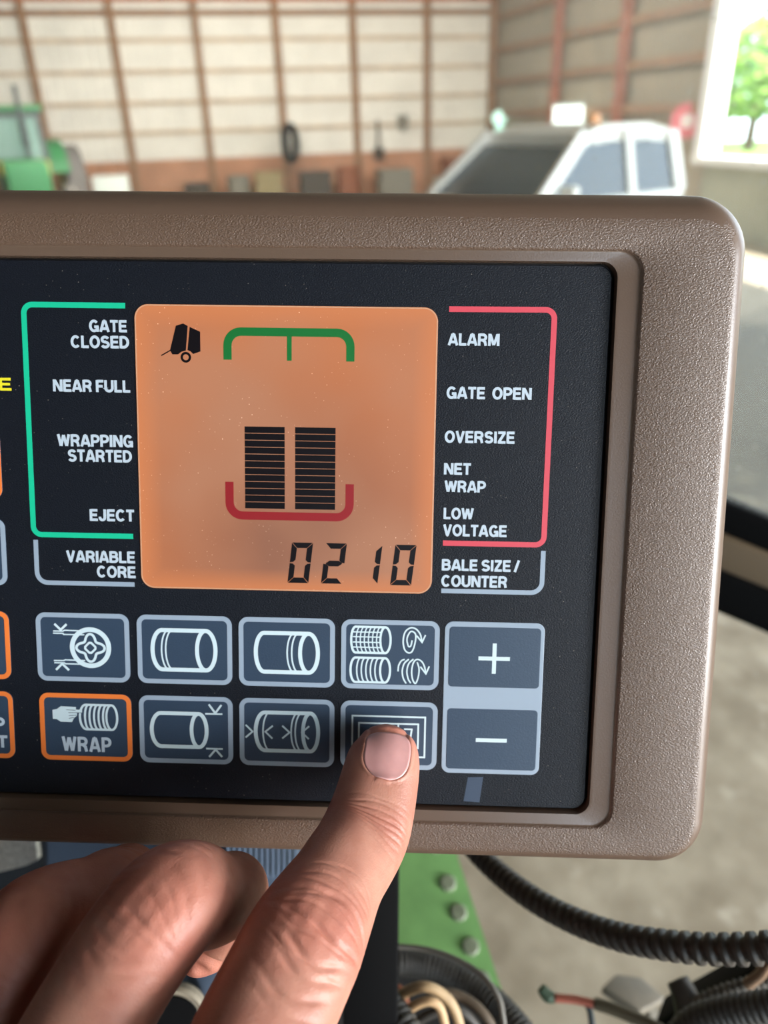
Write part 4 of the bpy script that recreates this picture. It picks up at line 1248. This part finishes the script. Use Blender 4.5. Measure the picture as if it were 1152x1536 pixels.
def column():
    d = .285
    root = empty('steering_column', at(300, 1800, .26), 'slate blue steering column shroud with ribbed collar behind the fingers', 'steering column')
    L0 = np.array(root.location)
    fwd = R @ np.array([0, 0, 1.]); up = R @ np.array([0, -1., 0]); rt = R @ np.array([1., 0, 0])
    P = [at(62, 1230, d + .02), at(452, 1230, d + .02), at(455, 1330, d + .012), at(380, 1420, d), at(330, 1536, d - .01), at(300, 1800, d - .02), at(62, 1800, d - .02)]
    bevel(MB().slab([p - L0 for p in P], -fwd, .03).build('shroud', slate_m, root), .003)
    rib = MB()
    for k in range(13):
        x = 345 + k * 8.3
        rib.prism(at(x, 1240, d - .006) - L0, at(x, 1311, d - .006) - L0, .0012, .006, tuple(-fwd))
    rib.build('ribbed_collar', mat('collar_plastic', (84, 98, 116), .5), root)
    bevel(MB().prism(at(338, 1318, d - .001) - L0, at(450, 1322, d - .001) - L0, .008, .008, tuple(up)).build('collar_base', slate_m, root), .001)
    kb = MB(); kb.lathe(at(352, 1398, d - .012) - L0, fwd * .9 - up * .2, [(.008, -.004), (.0088, -.003), (.0088, .008), (.0075, .01)], 26)
    kb.build('adjuster_knob', black_m, root)
    kr = MB()
    for k in range(18):
        a = 2 * PI * k / 18; cc = at(352, 1398, d - .013) - L0
        kr.prism(cc + (rt * math.cos(a) + up * math.sin(a)) * .0088, cc + (rt * math.cos(a) + up * math.sin(a)) * .0088 + fwd * .01, .0016, .0016, tuple(up))
    kr.build('knob_grip', black_m, root)
    pale_edge = mat('pale_rim_plastic', (150, 140, 122), .5)
    c = at(262, 1530, d - .014) - L0
    MB().lathe(c, fwd, [(.0098, -.001), (.0112, -.0015), (.0118, 0), (.0112, .004)], 36).build('gauge_rim', pale_edge, root)
    MB().lathe(c - fwd * .0012, fwd, [(.0094, -.001), (.0094, .002)], 36).build('gauge_face', black_m, root)
    MB().prism(at(398, 1336, d - .004) - L0, at(340, 1430, d - .008) - L0, .0035, .003, tuple(-fwd)).build('edge_strip', mat('pale_strip', (172, 178, 176), .5), root)


column()
pt = mat('speckled_paint', (222, 218, 208), .6, var_scale=700, rgb2=(178, 172, 162))
pp = [at(-40, 1225, .34), at(50, 1225, .34), at(56, 1290, .335), at(40, 1298, .335), at(-40, 1318, .335)]
tag(MB().slab([p - pp[0] for p in pp], R @ np.array([0, 0, -1.]), .004).build('speckled_panel', pt), 'pale speckled plate at the left edge under the monitor', 'plate').location = pp[0]
dp = [at(-60, 1200, .36), at(120, 1200, .36), at(120, 1600, .34), at(-60, 1600, .34)]
tag(MB().slab([p - dp[0] for p in dp], R @ np.array([0, 0, -1.]), .006).build('dash_panel', mat('dark_slate_plastic', (44, 50, 56), .6)), 'dark slate dash panel behind the curled ring finger', 'panel').location = dp[0]

# cab window: dusty pane above a black-edged sill rail
rail_m = black_m
tan_rail = mat('tan_trim_plastic', (120, 102, 80), .5)


def windscreen():
    root = empty('window_2', at(1100, 790, .62), None, None); root['kind'] = 'structure'
    L0 = np.array(root.location)
    upv = R @ np.array([0, -1., -.2])
    A = lambda y: (at(560, y - 215, .74) - L0, at(1500, y + 175, .52) - L0)
    for nm, y, h, m in (('seal', 769, .026, rail_m), ('sill_trim', 823, .030, tan_rail), ('lower_seal', 879, .032, rail_m)):
        a, b = A(y); bevel(MB().prism(a, b, .03, h, tuple(upv)).build(nm, m, root), .004)
    g = bpy.data.materials.new('dusty_glass'); g.use_nodes = True
    nt = g.node_tree; N = nt.nodes; N.remove(N['Principled BSDF'])
    tr = N.new('ShaderNodeBsdfTransparent'); tr.inputs[0].default_value = (.99, .99, .985, 1)
    df = N.new('ShaderNodeBsdfDiffuse'); df.inputs[0].default_value = lin((214, 212, 200)) + (1,)
    tl = N.new('ShaderNodeBsdfTranslucent'); tl.inputs[0].default_value = lin((214, 212, 200)) + (1,)
    ds = N.new('ShaderNodeMixShader'); nt.links.new(df.outputs[0], ds.inputs[1]); nt.links.new(tl.outputs[0], ds.inputs[2])
    tc = N.new('ShaderNodeTexCoord')
    v = N.new('ShaderNodeTexVoronoi'); v.inputs['Scale'].default_value = 48
    nt.links.new(tc.outputs['Object'], v.inputs['Vector'])
    dots = ramp(nt, v.outputs['Distance'], .05, .12, (1, 1, 1, 1), (0, 0, 0, 1))
    n = N.new('ShaderNodeTexNoise'); n.inputs['Scale'].default_value = 9; n.inputs['Detail'].default_value = 4
    nt.links.new(tc.outputs['Object'], n.inputs['Vector'])
    film = N.new('ShaderNodeMapRange'); film.inputs[1].default_value = .35; film.inputs[2].default_value = .75; film.inputs[3].default_value = .10; film.inputs[4].default_value = .30
    nt.links.new(n.outputs['Fac'], film.inputs[0])
    ad = N.new('ShaderNodeMath'); ad.operation = 'MULTIPLY_ADD'; ad.inputs[1].default_value = .35
    sx = N.new('ShaderNodeSeparateXYZ'); nt.links.new(tc.outputs['Generated'], sx.inputs[0])
    side = N.new('ShaderNodeMapRange'); side.interpolation_type = 'SMOOTHSTEP'
    side.inputs[1].default_value = .62; side.inputs[2].default_value = .80; side.inputs[3].default_value = .22; side.inputs[4].default_value = 1.0
    nt.links.new(sx.outputs['X'], side.inputs[0])
    fm = N.new('ShaderNodeMath'); fm.operation = 'MULTIPLY'; nt.links.new(film.outputs[0], fm.inputs[0]); nt.links.new(side.outputs[0], fm.inputs[1])
    dm = N.new('ShaderNodeMath'); dm.operation = 'MULTIPLY'; nt.links.new(dots, dm.inputs[0]); nt.links.new(side.outputs[0], dm.inputs[1])
    nt.links.new(dm.outputs[0], ad.inputs[0]); nt.links.new(fm.outputs[0], ad.inputs[2])
    mx = N.new('ShaderNodeMixShader')
    nt.links.new(ad.outputs[0], mx.inputs[0]); nt.links.new(tr.outputs[0], mx.inputs[1]); nt.links.new(ds.outputs[0], mx.inputs[2])
    nt.links.new(mx.outputs[0], N['Material Output'].inputs[0])
    a, b = A(769); a2 = a - (b - a) * 1.3; rise = np.array([0, .16, 1.0]) * .95
    P = [a2, b, b + rise, a2 + rise]
    MB().slab(P, R @ np.array([0, 0, -1.]), .004).build('dusty_pane', g, root)


windscreen()

# ================================================================== vehicles and clutter in the shed
glass_dark = mat('vehicle_glass', (62, 78, 92), .12)
tyre = mat('tyre_rubber', (38, 38, 38), .8)
chrome = mat('wheel_grey', (150, 150, 150), .4, .3)


def wheel(parent, c, r, w, axis=(0, 1, 0), rim_m=None, tm=None):
    o = MB().lathe(c, axis, [(r * .55, -w / 2), (r * .9, -w / 2), (r, -w * .38), (r, w * .38), (r * .9, w / 2), (r * .55, w / 2)], 32).build('wheel', tm or tyre, parent, False)
    MB().lathe(c, axis, [(r * .2, -w * .53), (r * .56, -w * .52), (r * .56, w * .52), (r * .2, w * .53)], 24).build('wheel_hub', rim_m or chrome, o)
    return o


def truck():
    white = mat('white_truck_paint', (226, 226, 218), .3, coat=.3)
    c = at(862, 214, 8.9)
    root = empty('pickup_truck', (c[0], c[1], 0), 'white pickup truck parked inside the shed beyond the cab glass', 'truck')
    hd = math.atan2(-.56, -.83)
    root.rotation_euler = (0, 0, hd)
    w = .92
    body = [(2.9, .55), (3.0, .8), (2.92, 1.06), (1.45, 1.17), (-.90, 1.18), (-.95, .8), (-1.5, .75), (-1.55, .5), (2.4, .45)]
    bevel(MB().slab([(x, w, z) for x, z in body], (0, 1, 0), 2 * w).build('body', white, root), .05)
    # greenhouse: pillars and roof as one shell
    def gp(x, z): return w - .04 - (z - 1.15) * .24
    cs = MB()
    rz = 1.87
    roof = [(.62, rz - .04), (.30, rz + .01), (-.35, rz + .02), (-.75, rz - .05)]
    prof = roof + [(-.86, rz - .14), (-.55, rz - .16), (.55, rz - .13)]
    v = []
    for sgn in (1, -1):
        v += [(x, sgn * gp(x, z), z) for x, z in [(.66, rz - .08), (.30, rz), (-.40, rz), (-.78, rz - .08)]]
    cs.add(v + [(x, y, z - .17) for x, y, z in v], [(0, 1, 5, 4), (1, 2, 6, 5), (2, 3, 7, 6), (8, 12, 13, 9), (9, 13, 14, 10), (10, 14, 15, 11), (0, 8, 9, 1), (1, 9, 10, 2), (2, 10, 11, 3), (4, 5, 13, 12), (5, 6, 14, 13), (6, 7, 15, 14), (0, 4, 12, 8), (3, 11, 15, 7)])
    for sgn in (1, -1):
        for (xa, za), (xb, zb), t in (((1.42, 1.15), (.66, rz - .09), .14), ((-.02, 1.15), (-.02, rz - .05), .11), ((-.86, 1.15), (-.78, rz - .09), .16)):
            cs.prism((xa, sgn * gp(xa, za), za), (xb, sgn * gp(xb, zb), zb), .06, t, (1, 0, 0))
    cs.build('cab_shell', white, root)
    W_ = lambda x, z, s: (x, s * gp(x, z) * .985, z)
    MB().slab([W_(1.40, 1.16, 1), W_(.74, rz - .20, 1), W_(.74, rz - .20, -1), W_(1.40, 1.16, -1)], (.7, 0, .6), .02).build('windscreen', glass_dark, root)
    MB().slab([W_(-.84, 1.16, 1), W_(-.77, rz - .1, 1), W_(-.77, rz - .1, -1), W_(-.84, 1.16, -1)], (-1, 0, 0), .02).build('rear_window', glass_dark, root)
    for s in (1, -1):
        MB().slab([W_(1.32, 1.16, s), W_(.70, rz - .19, s), W_(.02, rz - .17, s), W_(.02, 1.16, s)], (0, s, .2), .02).build('side_window', glass_dark, root)
        MB().slab([W_(-.08, 1.16, s), W_(-.08, rz - .17, s), W_(-.7, rz - .2, s), W_(-.76, 1.16, s)], (0, s, .2), .02).build('side_window', glass_dark, root)
        bevel(MB().box((1.15, s * (w + .12), 1.25), (.1, .2, .16)).build('mirror', white, root), .02)
        for x in (1.95, -1.15): wheel(root, (x, s * .82, .38), .38, .25)
        MB().box((2.95, s * .68, .86), (.08, .3, .2)).build('headlight', mat('headlight_glass', (220, 225, 230), .2), root)
    bevel(MB().box((3.02, 0, .58), (.15, 1.8, .2)).build('bumper', chrome, root), .03)
    MB().box((2.97, 0, .86), (.06, .9, .24)).build('grille', black_m, root)
    MB().lathe((.1, .35, rz + .0), (0, 0, 1), [(.07, 0), (.07, .07), (.05, .1)], 16).build('roof_lamp', mat('amber_lens', (232, 160, 100), .3), root)


truck()


def tractor():
    tg = mat('tractor_green', (62, 132, 82), .5)
    ttyre = mat('lit_tractor_tyre', (112, 108, 104), .8)  # tyre grey raised so the wheels look lit
    yel = mat('tractor_yellow', (214, 204, 96), .5)
    dk = mat('tractor_dark', (70, 78, 78), .5)
    c = at(4, 174, 15.5)
    root = empty('tractor', (c[0], c[1], 0), 'green tractor with yellow trim at the left by the shed wall', 'tractor')
    root.rotation_euler = (0, 0, math.radians(-62))
    # cab
    bevel(MB().box((-.55, 0, 2.36), (1.5, 1.5, .12)).build('cab_roof', tg, root), .04)
    MB().box((-.55, 0, 2.26), (1.4, 1.4, .10)).build('roof_lining', dk, root)
    for x, y in ((.1, .62), (.1, -.62), (-1.2, .62), (-1.2, -.62)):
        MB().prism((x + .12, y * 1.08, 1.2), (x, y, 2.25), .09, .09, (1, 0, 0)).build('cab_pillar', dk, root)
    pane = mat('tractor_glass', (128, 158, 148), .15)
    MB().slab([(.2, .6, 1.3), (.1, .58, 2.2), (.1, -.58, 2.2), (.2, -.6, 1.3)], (1, 0, 0), .02).build('cab_window', pane, root)
    for s in (1, -1): MB().slab([(.16, s * .66, 1.3), (.08, s * .62, 2.2), (-1.14, s * .62, 2.2), (-1.1, s * .66, 1.3)], (0, s, 0), .02).build('cab_window', pane, root)
    bevel(MB().box((1.3, 0, 1.15), (2.1, .78, .62)).build('hood', tg, root), .07)
    for s in (1, -1):
        MB().box((1.3, s * .4, 1.34), (1.9, .03, .22)).build('hood_stripe', yel, root)
        fd = MB()
        for k in range(9):
            a = math.radians(20 + 140 * k / 9); b = math.radians(20 + 140 * (k + 1) / 9)
            fd.prism((-.85 + .92 * math.cos(a), s * .85, .82 + .92 * math.sin(a)), (-.85 + .92 * math.cos(b), s * .85, .82 + .92 * math.sin(b)), .48, .04, (0, 0, 1.0) if abs(math.cos((a + b) / 2)) < .9 else (1, 0, 0))
        fd.build('fender', tg, root)
        wheel(root, (-.85, s * 1.22, .82), .82, .45, rim_m=yel, tm=ttyre)
        wheel(root, (1.75, s * .78, .5), .5, .3, rim_m=yel, tm=ttyre)
    MB().box((.5, 0, .75), (2.6, .5, .4)).build('chassis', dk, root)
    MB().lathe((.75, .25, 1.4), (0, 0, 1), [(.05, 0), (.05, .25), (.075, .3), (.075, .75), (.045, .8), (.045, 1.35)], 16).build('exhaust_pipe', dk, root)


tractor()


def wallspot(px, py, off=.4):
    p = on_plane(px, py, WP - WN * off, WN); return p


# things standing along the far wall
def clutter():
    p = wallspot(436, 215, .85)
    o = MB()
    n = 40; prof = [(.47, -.07), (.50, 0), (.47, .07), (.36, .09), (.30, .05), (.30, -.05), (.36, -.09), (.47, -.07)]
    v = []; f = []
    ax = Vector(tuple(WD * .86 - WN * .5)); x = Vector((0, 0, 1)); y = ax.cross(x)
    for r, h in prof[:-1]:
        for i in range(n):
            a = 2 * PI * i / n; v.append(ax * h + (x * math.cos(a) + y * math.sin(a)) * r)
    m = len(prof) - 1
    for j in range(m):
        for i in range(n): f.append((j * n + i, j * n + (i + 1) % n, ((j + 1) % m) * n + (i + 1) % n, ((j + 1) % m) * n + i))
    o.add(v, f)
    t = o.build('tyre', tyre, None, True); t.location = p
    tag(t, 'dark tyre hung edge-on against a brown wall post', 'tyre')
    wb = mat('white_box_paint', (232, 240, 232), .5)
    p = wallspot(154, 200, 1.2)
    b = MB().box((0, 0, .45), (.85, .6, .9), None).build('storage_box', wb); b.location = (p[0], p[1], 0); b.rotation_euler = (0, 0, ang); bevel(b, .03)
    tag(b, 'white box standing by the tan wall band near the tractor', 'box')
    dkm = [mat('dark_scrap', (70, 62, 54), .8), mat('grey_scrap', (120, 116, 104), .7), mat('rust_scrap', (130, 80, 56), .8), mat('yellow_scrap', (140, 126, 90), .7)]
    kinds = [
        (285, 'drum', 0, .34, .62, 'low dark drum by the far wall, second post from tractor'),
        (350, 'drum', 1, .30, .75, 'grey drum by the far wall left of the hung tyre'),
        (396, 'crate', 3, .7, .82, 'yellowish crate by the far wall left of the hung tyre'),
        (468, 'crate', 0, .8, .78, 'dark crate on the floor right of the hung tyre'),
        (520, 'drum', 2, .32, .85, 'rusty drum by the far wall right of the dark crate'),
        (590, 'crate', 1, .9, .75, 'grey crate by the far wall near the fifth post'),
        (690, 'crate', 2, .9, .95, 'rust coloured crate by the far wall behind the truck windscreen'),
    ]
    for x, kd, mi, s, h, lab in kinds:
        p = wallspot(x, 200, .9)
        if kd == 'drum':
            b = MB().lathe((0, 0, 0), (0, 0, 1), [(s, 0), (s, h * .3), (s * 1.04, h * .33), (s, h * .36), (s, h * .65), (s * 1.04, h * .68), (s, h * .71), (s, h), (s * .93, h), (s * .93, h * .97)], 28).build(kd, dkm[mi])
        else:
            m = MB()
            m.box((0, 0, h * .5), (s * .94, s * .74, h * .98))
            for zz in (.12, .5, .88):
                m.box((0, -s * .39, h * zz), (s, .03, h * .2)).box((0, s * .39, h * zz), (s, .03, h * .2))
            b = m.build(kd, dkm[mi])
        b.location = (p[0], p[1], 0); b.rotation_euler = (0, 0, ang)
        tag(b, lab, kd)
    # tools hung on the wall
    p = wallspot(567, 205, .1)
    b = MB().prism((0, 0, -.38), (0, 0, .42), .06, .06, (0, 1, 0)).box((0, -.03, -.42), (.26, .07, .3)).build('shovel', dkm[0]); b.location = p; b.rotation_euler = (0, 0, ang)
    tag(b, 'dark long-handled shovel hung on the far wall by the fourth post', 'shovel')
    p = wallspot(604, 182, .1)
    b = MB().box((0, 0, 0), (.28, .12, .3)).box((0, -.02, -.18), (.1, .1, .1)).build('junction_box', dkm[1]); b.location = p; b.rotation_euler = (0, 0, ang)
    tag(b, 'small grey box fixed high on the far wall', 'box')


clutter()


def right_wall_items():
    fr = mat('glow_frame_paint', (190, 200, 196), .5)
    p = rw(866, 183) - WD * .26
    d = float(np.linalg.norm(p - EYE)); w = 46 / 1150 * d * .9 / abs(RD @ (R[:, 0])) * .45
    root = empty('glow_square', p, None, None); root['kind'] = 'structure'  # glowing pane added for a bright square taken as a glass reflection
    glow = bpy.data.materials.new('glowing_square'); glow.use_nodes = True
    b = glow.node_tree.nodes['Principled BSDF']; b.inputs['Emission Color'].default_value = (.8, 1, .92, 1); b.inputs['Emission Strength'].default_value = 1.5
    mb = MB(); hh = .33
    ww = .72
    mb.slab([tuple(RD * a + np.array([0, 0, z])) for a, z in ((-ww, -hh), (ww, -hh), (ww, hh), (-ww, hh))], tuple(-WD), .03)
    mb.build('glow_pane', glow, root)
    f = MB()
    f.prism(-RD * ww - np.array([0, 0, hh + .03]), RD * ww - np.array([0, 0, hh + .03]), .06, .06, (0, 0, 1)).prism(-RD * ww + np.array([0, 0, hh + .03]), RD * ww + np.array([0, 0, hh + .03]), .06, .06, (0, 0, 1))
    f.build('pane_frame', fr, root)
    for px_, py_, r, lab in ((756, 177, .19, 'upper of two small pale green lamps at the back right corner'), (757, 198, .15, 'lower of two small pale green lamps at the back right corner')):
        p = rw(px_, py_) - WD * .14
        g = bpy.data.materials.new('pale_green_lamp'); g.use_nodes = True
        b = g.node_tree.nodes['Principled BSDF']; b.inputs['Base Color'].default_value = (.5, .8, .68, 1); b.inputs['Emission Color'].default_value = (.6, 1, .85, 1); b.inputs['Emission Strength'].default_value = .8
        root = empty('wall_lamp', p, lab, 'lamp', 'pale green lamps')
        MB().lathe((0, 0, 0), tuple(-WD * .5 + RD), [(r * .3, -.1), (r * .8, -.06), (r, 0), (r * .9, .06), (r * .4, .1)], 24).build('lens', g, root, True)
        MB().prism((0, 0, 0), WD * .14, .06, .06, (0, 0, 1)).build('wall_bracket', black_m, root)
    p = rw(1040, 181) - WD * .12
    rd = mat('pink_red_disc', (222, 110, 120), .35)
    wh = mat('disc_white', (245, 235, 235), .35)
    root = empty('round_sign', p, 'round pinkish red sign with pale centre left of the bright opening', 'sign')
    ax = -WD * .6 + RD * .8
    MB().lathe((0, 0, 0), tuple(ax), [(.27, -.01), (.28, 0), (.27, .012)], 36).build('sign_disc', rd, root)
    MB().lathe(ax * .014, tuple(ax), [(.11, -.01), (.11, .004)], 24).build('sign_centre', wh, root)
    MB().prism((0, 0, 0), WD * .14, .05, .05, (0, 0, 1)).build('sign_bracket', black_m, root)


right_wall_items()


def tree(p, h, r, m, tm, label, seed):
    rs = random.Random(seed)
    root = empty('tree', p, label, 'tree', 'trees outside the shed')
    MB().tube([(0, 0, 0), (.05, .03, h * .3), (0, 0, h * .6)], [.28, .2, .1], 10).build('trunk', tm, root, True)
    mb = MB()
    for k in range(900):
        while True:
            a = Vector((rs.uniform(-1, 1), rs.uniform(-1, 1), rs.uniform(-1, 1)))
            if .35 < a.length < 1: break
        a = a.normalized() * (a.length ** .4)
        c = Vector((a.x * r, a.y * r, h * .62 + a.z * h * .38)); s = rs.uniform(.25, .5)
        u = Vector((rs.uniform(-1, 1), rs.uniform(-1, 1), rs.uniform(-.4, .4))).normalized(); w = u.orthogonal().normalized()
        mb.add([c - u * s, c + w * s * .5, c + u * s, c - w * s * .5 + Vector((0, 0, .08))], [(0, 1, 2), (0, 2, 3)])
    mb.build('crown', m, root)


leaf = mat('sunlit_leaves', (118, 156, 62), .7, var=.25, var_scale=1)
leaf2 = mat('dark_leaves', (82, 126, 58), .7, var=.25, var_scale=1)
bark = mat('bark', (96, 80, 62), .9)
for (px_, d, h, r, m, lab, sd) in ((1130, 38, 5.6, 3.2, leaf, 'bright green tree seen through the opening at the top right', 1), (1200, 44, 7.5, 4.0, leaf2, 'darker green tree at the right frame edge outside', 2), (1085, 52, 5.0, 3.0, leaf2, 'low tree just right of the white window jamb', 5)):
    q_ = at(px_, 174, d); tree((q_[0], q_[1], 0), h, r, m, bark, lab, sd)
